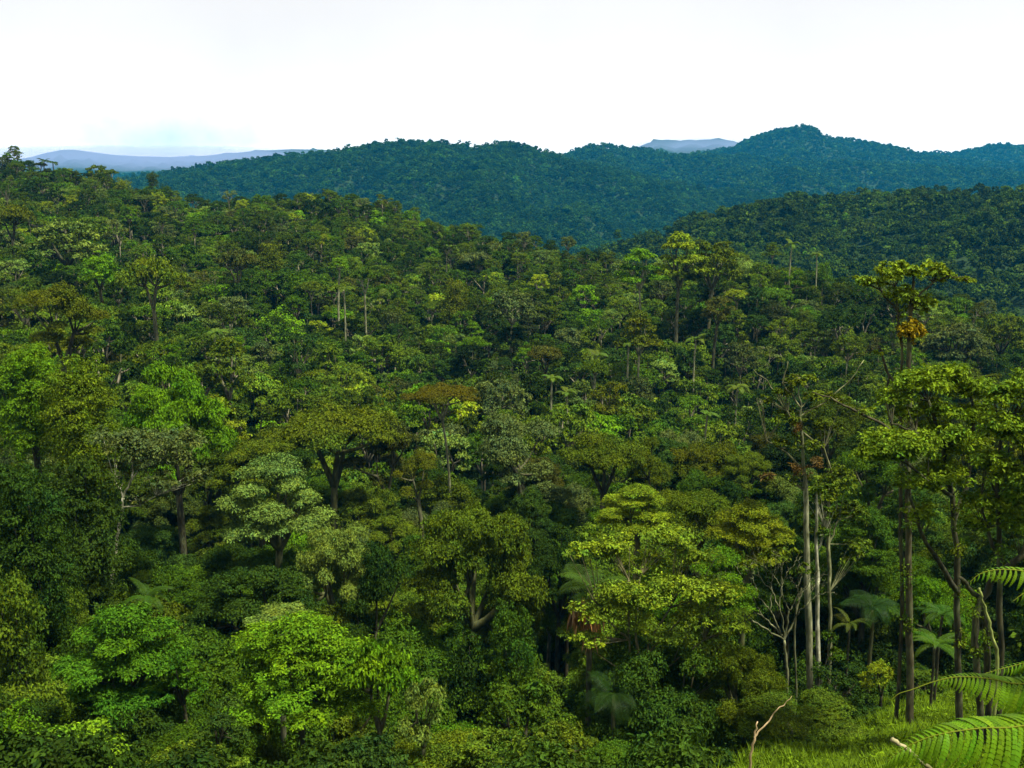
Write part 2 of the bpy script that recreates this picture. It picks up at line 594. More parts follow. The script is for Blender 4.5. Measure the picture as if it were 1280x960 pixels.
def add_limbs(geo, pads, R, r, mat=1, thick=0.055, sides=5):
    """two-stage limbs from the fork at the origin to every pad"""
    pc = np.array([q[0] for q in pads])
    ang = np.arctan2(pc[:, 1], pc[:, 0])
    nm = min(6, max(3, len(pads) // 3))
    sec = np.floor((ang + PI) / (2 * PI) * nm).astype(int) % nm
    for s in range(nm):
        ids = np.where(sec == s)[0]
        if not len(ids):
            continue
        m = pc[ids].mean(0) * np.array([0.55, 0.55, 0.62])
        g = bez((0, 0, -0.04 * R), m, (r.uniform(-.05, .05) * R, r.uniform(-.05, .05) * R, -0.06 * R), 5)
        V, T = tube(g, np.linspace(R * thick, R * thick * 0.6, 5), sides)
        geo.add(V, T, mat, (1, 1, 1), True)
        for i in ids:
            g = bez(m, pc[i], (r.uniform(-.06, .06) * R, r.uniform(-.06, .06) * R, -0.05 * R), 5)
            V, T = tube(g, np.linspace(R * thick * 0.55, R * thick * 0.15, 5), 4)
            geo.add(V, T, mat, (1, 1, 1), True)


def crown_geo(kind, R, H, n, L, W, seed, limbs=True, drape=0, **kw):
    r = np.random.default_rng(seed)
    pads = pads_for(kind, R, H, r)
    g = Geo()
    add_leaves(g, pads, n, L, W, r, **kw)
    if drape:
        # hanging curtains of small leaves
        nd_ = drape
        dp = []
        for i in range(nd_):
            q = pads[int(r.integers(len(pads)))]
            a = r.uniform(0, 6.28)
            c0 = np.array(q[0]) + np.array([math.cos(a) * q[1][0], math.sin(a) * q[1][1], 0]) * 0.85
            ln = H * r.uniform(0.12, 0.45)
            dp.append(((c0[0], c0[1], c0[2] - ln * 0.5), (R * 0.07, R * 0.07, ln * 0.6)))
        add_leaves(g, dp, n // 3, L * 0.8, W * 0.8, r, up=0.1, rnd=0.5, zmin=-1, spread=0.35, droop=1.2)
    if limbs:
        add_limbs(g, pads, R, r)
    return g


def trunk_geo(L, r0, seed, lean=(0, 0), sides=8, flare=1.5, g=None, top=0.62, mat=0):
    """a tapered trunk from the ground (z = 0, a little below) up to z = L"""
    r = np.random.default_rng(seed)
    n = 8
    t = np.linspace(0, 1, n)
    bx, by = r.uniform(-1, 1, 2) * 0.018 * L
    pts = np.stack([lean[0] * t + bx * np.sin(PI * t) + 0.3 * bx * np.sin(3 * PI * t), lean[1] * t + by * np.sin(PI * t), -0.6 + (L + 0.6) * t], -1)
    rad = r0 * (1 - (1 - top) * t)
    rad[0] *= flare
    rad[1] *= 1 + (flare - 1) * 0.2
    V, T = tube(pts, rad, sides)
    g = g or Geo()
    g.add(V, T, mat, (1, 1, 1), True)
    return g


# colour words -> leaf colours (albedo)
PAL = {
    "dark green": (0.021, 0.044, 0.0034), "deep green": (0.036, 0.074, 0.0033), "mid green": (0.054, 0.090, 0.0050), "olive green": (0.058, 0.088, 0.0045),
    "bright green": (0.070, 0.145, 0.0033), "yellow-green": (0.125, 0.170, 0.0066), "blue-green": (0.027, 0.058, 0.0072), "grey-green": (0.062, 0.086, 0.0196),
    "pale green": (0.090, 0.138, 0.0210), "brownish": (0.054, 0.062, 0.0080), "golden olive": (0.068, 0.086, 0.0033), "gold-brown": (0.070, 0.070, 0.0033), "orange-gold": (0.220, 0.160, 0.0044), "mustard": (0.108, 0.138, 0.0050), "soft yellow-green": (0.074, 0.110, 0.0045), "fresh green": (0.045, 0.108, 0.0040),
    "lime green": (0.100, 0.185, 0.0066), "rusty": (0.085, 0.056, 0.0140),
}
BK = {"pale": (0.19, 0.195, 0.12), "grey": (0.070, 0.070, 0.035), "dark": (0.030, 0.029, 0.013), "mossy": (0.07, 0.075, 0.026), "white": (0.36, 0.36, 0.27)}

KINDS = ["dome", "umbrella", "layered", "column", "ragged"]
NEAR = {}
MID = {}
for ki, kd in enumerate(KINDS):
    for j in range(3 if kd != "dome" else 4):
        if kd == "column":
            g = crown_geo(kd, 5, 12, 22000, 0.32, 0.17, 100 + ki * 10 + j, drape=34, zmin=-0.25, spread=0.13, per=16)
            g2 = crown_geo(kd, 5, 12, 5000, 0.5, 0.3, 300 + ki * 10 + j, per=8)
        else:
            hh = {"dome": 6.5, "umbrella": 4.5, "layered": 6.5, "ragged": 6.5}[kd]
            nn = {"dome": 14000, "umbrella": 9500, "layered": 12000, "ragged": 6500}[kd]
            g = crown_geo(kd, 5, hh, nn * 3, 0.21, 0.115, 100 + ki * 10 + j, drape=10 if (kd == "dome" and j % 2) else 0, zmin=-0.15, spread=0.14, per=16)
            g2 = crown_geo(kd, 5, hh, nn // 2, 0.44, 0.26, 300 + ki * 10 + j, per=10, zmin=-0.2, spread=0.15)
        NEAR.setdefault(kd, []).append(g.mesh("crown", [LEAF, BARK]))
        MID.setdefault(kd, []).append(g2)
KH = {"dome": 6.5, "umbrella": 4.5, "layered": 6.5, "ragged": 6.5, "column": 12.0}
MID_MESH = {k: [g.mesh("crown", [LEAF, BARK]) for g in v] for k, v in MID.items()}

# ------------------------------------------------------------------ things


def empty(name, loc, label=None, category=None, group=None):
    o = bpy.data.objects.new(name, None)
    o.empty_display_size = 0.5
    o.location = loc
    COL.objects.link(o)
    if label:
        o["label"] = label
    if category:
        o["category"] = category
    if group:
        o["group"] = group
    return o


def paint(o, leaf=None, bark=None):
    if leaf is not None:
        o["tint"] = [float(v) for v in leaf]
    if bark is not None:
        o["bark"] = [float(v) for v in bark]


def jit(c, r, s=0.16):
    k = 1 + r.normal(0, s)
    h = r.normal(0, s * 0.8)
    return (max(0.008, c[0] * k * (1 + h)), max(0.015, c[1] * k), max(0.004, c[2] * k * (1 - h)))


def place_tree(name, label, category, x, y, zg, fork, R, H, kind, var, near, leaf, bark, seed, r0=None, group=None):
    """root at the ground, a trunk of its own, and a crown that shares one of the prepared meshes"""
    r = np.random.default_rng(seed)
    root = empty(name, (x, y, zg), label, category, group)
    Lt = max(1.0, fork - zg)
    r0 = r0 or max(0.14, min(0.55, 0.05 * R + 0.012 * Lt))
    lean = (r.uniform(-0.05, 0.05) * Lt, r.uniform(-0.05, 0.05) * Lt)
    tr = link_mesh("trunk", trunk_geo(Lt, r0, seed, (-lean[0], -lean[1])).mesh("trunk", [BARK]), root)
    # crown above the trunk head
    tr.location = (lean[0], lean[1], 0)
    bank = NEAR if near and R > 2.4 else MID_MESH
    me = bank[kind][var % len(bank[kind])]
    cr = link_mesh("crown", me, root)
    cr.location = (0, 0, Lt)
    s = R / 5.0
    cr.scale = (s, s, H / KH[kind])
    cr.rotation_euler = (0, 0, r.uniform(0, 6.28))
    paint(cr, leaf, bark)
    paint(tr, None, bark)
    return root


# named trees: px, canopy top, width, height (photograph pixels), distance, crown kind, leaf colour, bark, name, category, short phrase, label
HERO = [
    (150, 765, 205, 135, 56, "layered", "fresh green", "dark", "layered_tree", "tree", "broad deep green layered tree", "broad deep green layered tree at the valley bottom with a smooth spreading crown"),
    (225, 815, 74, 70, 55, "layered", "fresh green", "dark", "broadleaf_tree", "tree", None, "small deep green crown tucked against the broad layered tree"),
    (372, 775, 225, 130, 54, "layered", "bright green", "dark", "layered_tree", "tree", "large vivid green layered tree", "largest vivid green layered tree at the valley bottom"),
    (472, 800, 105, 120, 53, "umbrella", "bright green", "grey", "broadleaf_tree", "tree", None, "vivid green tree with drooping crown joined to the largest vivid green layered tree"),
    (352, 762, 85, 26, 59, "umbrella", "pale green", "pale", "broadleaf_tree", "tree", None, "pale grey-leaved flat crown peeping over the largest vivid green layered tree"),
    (268, 882, 85, 62, 49, "ragged", "blue-green", "dark", "shrub", "shrub", "blue-green large-leaved shrub", "blue-green large-leaved shrub in the gap between the two layered valley trees"),
    (82, 902, 130, 90, 45, "dome", "lime green", "dark", "shrub", "shrub", "yellow-leaved corner shrub", "lime and yellow leaved shrub below the broad deep green layered tree"),
    (8, 878, 90, 100, 44, "column", "bright green", "dark", "shrub", "shrub", None, "bright green drooping shrub cut off by the lower left corner"),
    (528, 842, 80, 100, 51, "ragged", "pale green", "grey", "shrub", "shrub", None, "pale loose shrub with a few orange leaves beside the vivid green layered tree"),
    (32, 418, 95, 120, 86, "column", "bright green", "dark", "vine_draped_tree", "tree", "vivid green vine column", "vivid green vine-hung column tree on the upper left"),
    (95, 432, 105, 130, 84, "column", "soft yellow-green", "dark", "vine_draped_tree", "tree", "yellow-green vine tree", "yellow-green vine-hung tree beside the vivid green vine column"),
    (22, 560, 120, 190, 66, "column", "dark green", "dark", "vine_draped_tree", "tree", "dark wall of vines", "very dark vine-covered tree with feathery edges at the left border"),
    (95, 548, 120, 210, 76, "column", "dark green", "dark", "vine_draped_tree", "tree", "tall curtain of dark vines", "tall tree buried under a hanging curtain of dark vines"),
    (8, 690, 90, 190, 60, "column", "mid green", "dark", "vine_draped_tree", "tree", None, "mid green vine-hung tree at the left border under the very dark feathery one"),
    (213, 446, 135, 165, 100, "dome", "bright green", "dark", "broadleaf_tree", "tree", "tall glowing green tree", "tall glowing green rounded tree standing over the dark gully on the left"),
    (72, 354, 115, 95, 130, "ragged", "golden olive", "dark", "broadleaf_tree", "tree", "golden olive tree", "golden olive open-crowned tree with a rusty patch on the left slope"),
    (345, 575, 165, 110, 90, "layered", "pale green", "mossy", "layered_tree", "tree", "pale-leaved layered tree", "pale-leaved flat layered tree above the dark gully"),
    (418, 640, 110, 140, 80, "dome", "pale green", "mossy", "broadleaf_tree", "tree", "silvery-leaved drooping tree", "silvery pale-leaved tree drooping below the flat layered one"),
    (318, 695, 170, 120, 74, "dome", "dark green", "dark", "broadleaf_tree", "tree", "dark leafy gully tree", "dark leafy low tree filling the gully over the vivid layered trees"),  # leaf colour darkened to put the gully's shade into it
    (465, 690, 120, 170, 77, "ragged", "dark green", "dark", "broadleaf_tree", "tree", "dark rounded tree", "dark rounded tree standing between silvery drooping tree and round green giant"),
    (415, 508, 165, 95, 116, "umbrella", "olive green", "mossy", "broadleaf_tree", "tree", "flat olive-topped tree", "wide flat olive-topped tree in the middle of the valley"),
    (325, 540, 110, 80, 110, "dome", "olive green", "dark", "broadleaf_tree", "tree", None, "olive domed tree at the near side of the flat olive-topped tree"),
    (482, 528, 95, 90, 118, "ragged", "brownish", "grey", "broadleaf_tree", "tree", "brown twiggy tree", "brown twiggy thin-leaved tree beside the flat olive-topped tree"),
    (552, 480, 90, 42, 124, "umbrella", "gold-brown", "pale", "umbrella_tree", "tree", "gold-brown umbrella tree", "gold-brown flat umbrella tree on a slim pale trunk"),
    (522, 565, 60, 60, 112, "ragged", "golden olive", "grey", "broadleaf_tree", "tree", None, "small golden olive crown hanging below the gold-brown umbrella tree"),
    (588, 612, 160, 175, 85, "dome", "mid green", "mossy", "broadleaf_tree", "tree", "round green giant", "round green giant with a full crown in the centre of the valley"),
    (665, 612, 75, 80, 96, "layered", "blue-green", "dark", "vine_draped_tree", "tree", "blue-green vine heap", "blue-green glossy vine heap spilling beside the round green giant"),
    (655, 520, 150, 110, 118, "ragged", "grey-green", "grey", "broadleaf_tree", "tree", "dark grey-green open tree", "dark grey-green open-crowned tree behind the round green giant"),
    (755, 545, 110, 70, 112, "umbrella", "olive green", "dark", "broadleaf_tree", "tree", None, "wide olive umbrella crown above the dark glossy tree"),
    (820, 548, 75, 90, 112, "ragged", "olive green", "dark", "broadleaf_tree", "tree", None, "olive ragged tree next to the wide olive umbrella crown"),
    (700, 655, 95, 120, 86, "dome", "dark green", "dark", "broadleaf_tree", "tree", "dark glossy tree", "dark glossy-leaved tree left of the palm with the drooping skirt"),
    (798, 610, 115, 62, 82, "layered", "yellow-green", "mossy", "layered_tree", "tree", "glowing yellow-green crown", "glowing yellow-green layered crown catching light over the palm"),
    (872, 605, 110, 85, 84, "dome", "olive green", "mossy", "broadleaf_tree", "tree", None, "soft olive crown right behind the glowing yellow-green crown"),
    (940, 632, 130, 80, 77, "layered", "mustard", "mossy", "layered_tree", "tree", "flat mustard-topped tree", "flat mustard-topped layered tree beside the pale twin trunks"),
    (905, 690, 110, 90, 72, "layered", "bright green", "mossy", "broadleaf_tree", "tree", None, "bright pale green low layered tree under the mustard-topped tree"),
    (640, 735, 90, 200, 75, "column", "deep green", "mossy", "vine_draped_tree", "tree", "tall vine pillar", "tall green vine pillar below the round green giant"),
    (580, 760, 75, 180, 76, "column", "dark green", "dark", "vine_draped_tree", "tree", None, "shadowy vine pillar directly under the round green giant"),
    (655, 850, 110, 90, 56, "dome", "deep green", "dark", "shrub", "shrub", "rich green rounded shrub", "rich green rounded shrub at the foot of the tall vine pillar"),
    (620, 915, 110, 60, 50, "dome", "mid green", "dark", "shrub", "shrub", None, "low mid green shrub below the rich green rounded shrub"),
    (705, 905, 100, 70, 50, "dome", "olive green", "dark", "shrub", "shrub", None, "low olive green bush at the bottom between rounded shrub and thin-stemmed tree"),
    (1003, 872, 150, 85, 58, "dome", "mid green", "mossy", "shrub", "shrub", "bushy shrub by the meadow", "bushy mid green shrub at the near edge of the meadow"),
    (935, 800, 110, 120, 62, "dome", "olive green", "mossy", "broadleaf_tree", "tree", None, "low olive bushy tree at the foot of the bare branching tree"),
    (955, 838, 80, 62, 64, "dome", "deep green", "dark", "shrub", "shrub", None, "deep green rounded shrub at the foot of the bare branching tree"),
    (1052, 838, 78, 50, 71, "ragged", "dark green", "dark", "shrub", "shrub", None, "dark loose shrub between the pale trunks and the lone sapling"),
    (1160, 842, 60, 44, 70, "dome", "mid green", "dark", "shrub", "shrub", None, "mid green shrub at the meadow edge just right of the emergent trunk"),
    (1030, 790, 60, 60, 79, "ragged", "deep green", "dark", "shrub", "shrub", None, "deep green thin shrub rising behind the pale twin trunks"),
    (1240, 812, 80, 70, 72, "dome", "dark green", "dark", "shrub", "shrub", None, "dark green shrub in the shade behind the leaning trunk by the right border"),
    (1105, 822, 56, 50, 66, "ragged", "yellow-green", "dark", "sapling", "tree", "small sapling in the meadow", "small yellow-green sapling alone at the meadow edge"),
    (1180, 715, 95, 110, 74, "dome", "bright green", "dark", "broadleaf_tree", "tree", None, "bright green bushy understory tree behind the dark leaning trunks"),
    (1085, 640, 110, 90, 84, "layered", "deep green", "dark", "broadleaf_tree", "tree", None, "deep green layered tree behind the tall emergent trunk"),
    # mid slope
    (850, 292, 75, 62, 236, "layered", "yellow-green", "grey", "layered_tree", "tree", "tallest tree on the near ridge", "tallest yellow-green tree breaking the near ridge line"),
    (800, 312, 70, 45, 234, "layered", "bright green", "pale", "layered_tree", "tree", None, "bright green tree with a reddish top and white trunk on the near ridge"),
    (892, 296, 70, 60, 240, "dome", "olive green", "grey", "broadleaf_tree", "tree", None, "olive domed tree just right of the tallest ridge tree"),
    (592, 313, 48, 26, 325, "umbrella", "grey-green", "pale", "umbrella_tree", "tree", "pale grey umbrella tree", "pale grey umbrella tree standing out below the far end of the spur"),
    (455, 334, 42, 30, 232, "umbrella", "mid green", "pale", "umbrella_tree", "tree", "green umbrella tree with long trunk", "green umbrella tree on a long light trunk halfway up the slope"),
    (424, 320, 24, 18, 240, "dome", "lime green", "pale", "broadleaf_tree", "tree", None, "small lime tuft on a thin trunk next to the green umbrella tree"),
    (338, 298, 40, 40, 262, "column", "golden olive", "dark", "broadleaf_tree", "tree", "golden spire tree", "golden olive spire tree on the upper slope"),
    (295, 312, 55, 42, 240, "umbrella", "brownish", "grey", "broadleaf_tree", "tree", None, "brownish umbrella tree beside the golden spire tree"),
    (188, 322, 75, 60, 190, "umbrella", "olive green", "grey", "umbrella_tree", "tree", "big shaggy olive tree", "big shaggy olive tree with hanging strands on the left slope"),
    (122, 316, 50, 42, 200, "dome", "bright green", "dark", "broadleaf_tree", "tree", "saturated green dome", "saturated green domed tree on the left slope"),
    (80, 272, 85, 55, 240, "dome", "pale green", "dark", "broadleaf_tree", "tree", "large pale dome", "large pale domed tree high on the left slope"),
    (12, 256, 50, 40, 250, "umbrella", "golden olive", "dark", "broadleaf_tree", "tree", None, "rusty olive flat-topped tree at the left border high on the slope"),
    (682, 430, 50, 34, 190, "umbrella", "brownish", "dark", "umbrella_tree", "tree", "dark brown mushroom tree", "dark brown mushroom-shaped tree in mid slope"),
    (640, 360, 62, 42, 230, "dome", "grey-green", "pale", "broadleaf_tree", "tree", "forked white-trunked tree", "thin-crowned tree on a forked white trunk in mid slope"),
    (800, 390, 60, 50, 200, "layered", "golden olive", "pale", "layered_tree", "tree", "two-toned tree", "two-toned brown and lime tree with a slim pale trunk in mid slope"),
    (898, 366, 40, 38, 215, "dome", "brownish", "dark", "broadleaf_tree", "tree", "brown round crown", "brown round crown on the slope below the tallest ridge tree"),
    (568, 340, 40, 55, 250, "column", "golden olive", "grey", "broadleaf_tree", "tree", None, "narrow golden green tree under the pale grey umbrella tree"),
    (1200, 400, 75, 55, 225, "dome", "grey-green", "dark", "broadleaf_tree", "tree", "grey-green shoulder tree", "grey-green rounded tree behind the emergent crown on the right slope"),
    (1255, 390, 60, 50, 235, "dome", "olive green", "dark", "broadleaf_tree", "tree", None, "olive rounded tree near the right border above the flat leafy pads"),
    (935, 560, 62, 55, 118, "dome", "olive green", "dark", "broadleaf_tree", "tree", None, "small olive domed tree left of the pale twin trunks"),
    (742, 450, 40, 30, 185, "umbrella", "mid green", "pale", "umbrella_tree", "tree", None, "green flat crown on a straight pale pole in mid slope"),
]

hero_info = []          # px, top, width, height, d, short phrase
for i, (px, yt, w, h, d, kd, lc, bk, nm, cat, short, lab) in enumerate(HERO):
    top = P(px, yt, d)
    R = w / 2 / FPX * d * 1.04
    H = h / FPX * d * 1.06
    zg = gz(top.x, top.y)
    fork = max(top.z - H, zg + 0.8)
    H = max(1.0, top.z - fork)
    r = np.random.default_rng(900 + i)
    r0 = None
    if bk in ("pale", "white"):
        r0 = 0.2 if d < 150 else 0.3
    place_tree(nm, lab, cat, top.x, top.y, zg, fork, R, H, kd, i, d < 178, jit(PAL[lc], r, 0.05), BK[bk], 900 + i, r0)
    hero_info.append((px, yt, w, h, d, short, kd))

# ---- trees built limb by limb


def px_tree(name, label, category, d, trunks, limbs, pads, leaf, bark, seed, n, L, W, extra=(), zmin=-0.3, mat=None, trunk_to_ground=True, depth=0.8, limb_bark=None):
    """trunks / limbs: lists of (px, py, depth offset, pixel width); pads: (px, py, w, h, depth offset[, density])"""
    r = np.random.default_rng(seed)
    b = trunks[0][0]
    p0 = P(b[0], b[1], d + b[2])
    zg = gz(p0.x, p0.y)
    base = Vector((p0.x, p0.y, zg))
    root = empty(name, base, label, category)
    tb = np.array(base)
    for ti, tk in enumerate(trunks):
        pts = [np.array(P(q[0], q[1], d + q[2])) for q in tk]
        rad = [q[3] / 2 / FPX * d for q in tk]
        if trunk_to_ground:
            f = pts[0].copy()
            f[2] = gz(f[0], f[1]) - 0.5
            if f[2] < pts[0][2] - 0.2:
                pts.insert(0, f)
                rad.insert(0, rad[0] * 1.25)
        pts = np.array(pts)
        # resample smoothly
        tt = np.linspace(0, len(pts) - 1, 3 * len(pts) + 1)
        pp = np.stack([np.interp(tt, np.arange(len(pts)), pts[:, k]) for k in range(3)], -1)
        pp[1:-1] += r.normal(0, 0.035, (len(pp) - 2, 3))
        rr_ = np.interp(tt, np.arange(len(pts)), rad) * r.uniform(0.93, 1.07, len(tt))
        g = Geo()
        V, T = tube(pp - tb, rr_, 8)
        g.add(V, T, 0, (1, 1, 1), True)
        paint(link_mesh("trunk", g.mesh("trunk", [BARK]), root), None, bark)
    for lm in limbs:
        pts = np.array([np.array(P(q[0], q[1], d + q[2])) for q in lm])
        tt = np.linspace(0, len(pts) - 1, 3 * len(pts))
        pp = np.stack([np.interp(tt, np.arange(len(pts)), pts[:, k]) for k in range(3)], -1)
        pp[1:-1] += r.normal(0, 0.04, (len(pp) - 2, 3))
        rr_ = np.interp(tt, np.arange(len(pts)), [q[3] / 2 / FPX * d for q in lm])
        g = Geo()
        V, T = tube(pp - tb, rr_, 6)
        g.add(V, T, 0, (1, 1, 1), True)
        paint(link_mesh("limb", g.mesh("limb", [BARK]), root), None, limb_bark or bark)
    if pads:
        g = Geo()
        pl = []
        for q in pads:
            c = np.array(P(q[0], q[1], d + q[4])) - tb
            rx = q[2] / 2 / FPX * d
            rz = q[3] / 2 / FPX * d
            for _s in range(9):
                o_ = r.normal(0, 1, 3)
                o_ = o_ / np.linalg.norm(o_) * r.uniform(0.35, 0.8) * np.array([rx, rx * depth, rz])
                k_ = r.uniform(0.32, 0.55)
                pl.append((c + o_, (rx * k_, rx * depth * k_, rz * k_ * 1.1), q[5] if len(q) > 5 else 1.0))
        add_leaves(g, pl, n, L, W, r, zmin=zmin, spread=0.24)
        # twigs that carry each pad
        anchors = np.concatenate([np.array([np.array(P(q[0], q[1], d + q[2])) - tb for q in s]) for s in list(trunks) + list(limbs)])
        for c, rad, *_ in pl:
            low = anchors[:, 2] < c[2] + 0.3
            cand = anchors[low] if low.any() else anchors
            j = np.argmin(np.linalg.norm((cand - c) * np.array([1, 1, 0.6]), axis=1))
            for s in range(1):
                e = c + np.array([r.uniform(-.6, .6) * rad[0], r.uniform(-.6, .6) * rad[1], r.uniform(-0.3, 0.3) * rad[2]])
                V, T = tube(bez(cand[j], e, (0, 0, -0.08 * rad[0]), 5), np.linspace(0.035, 0.012, 5), 4)
                g.add(V, T, 1, (1, 1, 1), True)
        paint(link_mesh("crown", g.mesh("crown", [mat or LEAF, BARK]), root), leaf, limb_bark or bark)
    for nm, lab, col, plist, nn, LL, WW in extra:
        sets = [plist] if nm != "bromeliad" else [[q] for q in plist]
        for st_ in sets:
            g = Geo()
            pl = []
            for q in st_:
                c = np.array(P(q[0], q[1], d + q[4])) - tb
                pl.append((c, (q[2] / 2 / FPX * d, q[2] / 2 / FPX * d * 0.8, q[3] / 2 / FPX * d)))
            add_leaves(g, pl, nn // len(sets), LL, WW, r, zmin=-0.8, up=0.25, rnd=0.7, spread=0.55 if nm == "leaf_tuft" else 0.2)
            o = link_mesh(nm, g.mesh(nm, [LEAF, BARK]), root)
            if nm == "leaf_tuft":
                o["kind"] = "stuff"
            paint(o, col, bark)
            if lab:
                o["label"] = lab
    return root


def note(px, yt, w, h, d, short, kd="custom"):
    hero_info.append((px, yt, w, h, d, short, kd))


# the emergent tree on the right
px_tree("emergent_tree", "tallest emergent tree with twin dark stems and a golden clump under its sparse crown", "tree", 58,
        [[(1138, 916, 0, 11), (1136, 800, 0, 9.5), (1136, 700, 0, 9), (1136, 600, 0, 8), (1136, 500, 0, 7), (1136, 425, 0, 6), (1138, 385, 0, 5), (1142, 345, 0, 3)],
         [(1127, 800, 0.3, 5), (1126, 700, 0.3, 5), (1127, 600, 0.3, 5), (1127, 500, 0.2, 4), (1127, 430, 0.2, 3.4), (1122, 390, 0.1, 3.4), (1118, 360, 0, 2.4)]],
        [[(1122, 390, 0.1, 3), (1100, 362, 0.2, 2.2), (1078, 352, 0.3, 1.4)], [(1138, 385, 0, 3), (1165, 352, -0.3, 2.2), (1188, 344, -0.5, 1.2), (1208, 349, -0.5, .8)],
         [(1128, 500, 0.2, 4), (1112, 470, 0.6, 3.4), (1103, 440, 0.8, 3), (1098, 432, 0.9, 2)], [(1112, 470, .6, 3), (1106, 500, .7, 3), (1116, 535, .5, 3)],
         [(1133, 560, 0, 5), (1105, 530, -.5, 4), (1070, 515, -.8, 3.4), (1040, 498, -1, 2.4), (1015, 490, -1, 1.4)]],
        [(1085, 352, 46, 16, 0.3), (1108, 341, 46, 20, 0.1), (1135, 334, 50, 24, 0), (1160, 339, 46, 20, -0.2), (1182, 346, 36, 16, -0.3), (1206, 349, 24, 9, -0.4),
         (1130, 371, 46, 30, 0), (1150, 380, 40, 30, 0.2), (1120, 398, 22, 28, 0, 0.4), (1100, 440, 28, 14, 0.8, 0.5), (1075, 512, 36, 16, -.8, 0.5)],
        (0.115, 0.165, 0.010), (0.048, 0.043, 0.021), 41, 4200, 0.25, 0.13,
        extra=[("flower_clump", "golden orange clump high on the trunk", PAL["orange-gold"], [(1139, 410, 28, 22, -.2), (1132, 416, 18, 18, -.3), (1146, 415, 18, 16, 0), (1138, 426, 9, 16, 0)], 900, 0.22, 0.1)] + [("leaf_tuft", "mossy leaf tuft on the trunk", PAL["olive green"], [(x_, y_, w_, h_, -.15)], 110, 0.2, 0.09) for x_, y_, w_, h_ in
                                                                                                 ((1131, 470, 16, 22), (1136, 520, 14, 26), (1128, 600, 14, 30), (1137, 655, 12, 24), (1130, 720, 12, 34), (1136, 780, 10, 30))], zmin=-0.5)
note(1137, 325, 130, 120, 58, "tallest emergent tree")

# the flat leafy pads and dark leaning trunks on the right
px_tree("layered_tree", "dark-trunked tree with wide flat leafy pads between emergent tree and right border", "tree", 52,
        [[(1200, 900, 0, 10), (1197, 790, 0, 9), (1196, 700, 0, 8), (1190, 620, 0, 7), (1178, 560, 0, 6), (1160, 500, 0, 4)]],
        [[(1197, 740, 0, 9), (1165, 690, -.8, 6), (1148, 655, -1.2, 4), (1136, 610, -1.4, 3)], [(1193, 650, 0, 6), (1210, 600, .5, 5), (1216, 540, .8, 4), (1212, 490, 1, 3)],
         [(1178, 560, 0, 5), (1145, 540, -.8, 3), (1115, 530, -1, 2)], [(1190, 620, 0, 6), (1160, 600, -1.2, 4), (1125, 575, -1.6, 3)]],
        [(1150, 478, 84, 34, 0.3), (1118, 496, 60, 26, 0), (1190, 470, 70, 32, 0.8), (1215, 486, 70, 30, 1), (1128, 558, 122, 42, -1.4), (1098, 566, 60, 26, -1.6), (1170, 545, 90, 40, -0.6),
         (1205, 556, 80, 40, 0.6), (1160, 600, 80, 34, -1.2, .7), (1190, 590, 90, 40, 0, .8), (1178, 512, 70, 26, 0.5), (1130, 515, 50, 20, 0.2), (1225, 520, 70, 34, 1), (1150, 640, 60, 30, -1, .4)],
        (0.088, 0.140, 0.006), BK["dark"], 42, 21000, 0.22, 0.12,
        extra=[("leaf_tuft", "mossy leaf tuft on the trunk", PAL["olive green"], [(x_, y_, w_, h_, -.15)], 90, 0.2, 0.09) for x_, y_, w_, h_ in
               ((1196, 690, 16, 24), (1198, 740, 14, 30), (1192, 640, 16, 20), (1165, 692, 20, 12), (1199, 800, 12, 26))])
note(1150, 460, 140, 160, 52, "flat leafy pads on the right")
px_tree("layered_tree", "leaning dark trunk with a forking crown hard against the right border", "tree", 48,
        [[(1226, 900, 0, 10), (1218, 800, 0, 9), (1224, 752, 0, 9), (1245, 718, 0, 8), (1275, 696, 0, 8), (1310, 670, 0, 6)],
         [(1236, 880, 1, 9), (1232, 790, 1, 9), (1226, 750, .6, 8), (1212, 735, 0.4, 6), (1200, 722, 0.2, 5)],
         [(1250, 860, .5, 8), (1252, 780, .5, 8), (1250, 700, .6, 7), (1246, 620, .7, 6), (1252, 540, .8, 4)]],
        [[(1275, 696, 0, 6), (1290, 640, 0, 5), (1280, 580, 0, 3)], [(1250, 700, .6, 6), (1232, 660, .8, 4), (1226, 620, .8, 3)]],
        [(1262, 492, 80, 34, 0.5), (1300, 480, 80, 40, 0.5), (1255, 530, 90, 40, 0.8), (1290, 545, 80, 46, 0.2), (1240, 575, 80, 36, 0.9), (1278, 595, 90, 42, 0.3), (1235, 625, 80, 40, 1, .6),
         (1275, 650, 80, 46, 0.4, .6), (1300, 620, 80, 50, 0), (1320, 560, 80, 50, 0), (1225, 660, 60, 34, 1, .4)],
        (0.084, 0.136, 0.006), BK["dark"], 43, 18000, 0.22, 0.12,
        extra=[("leaf_tuft", "mossy leaf tuft on the trunk", PAL["mid green"], [(x_, y_, w_, h_, -.15)], 90, 0.2, 0.09) for x_, y_, w_, h_ in
               ((1222, 760, 24, 24), (1240, 722, 20, 14), (1251, 690, 14, 24), (1233, 800, 14, 30), (1219, 820, 12, 30))])
note(1262, 475, 120, 190, 48, "leaning dark trunk by the right border")

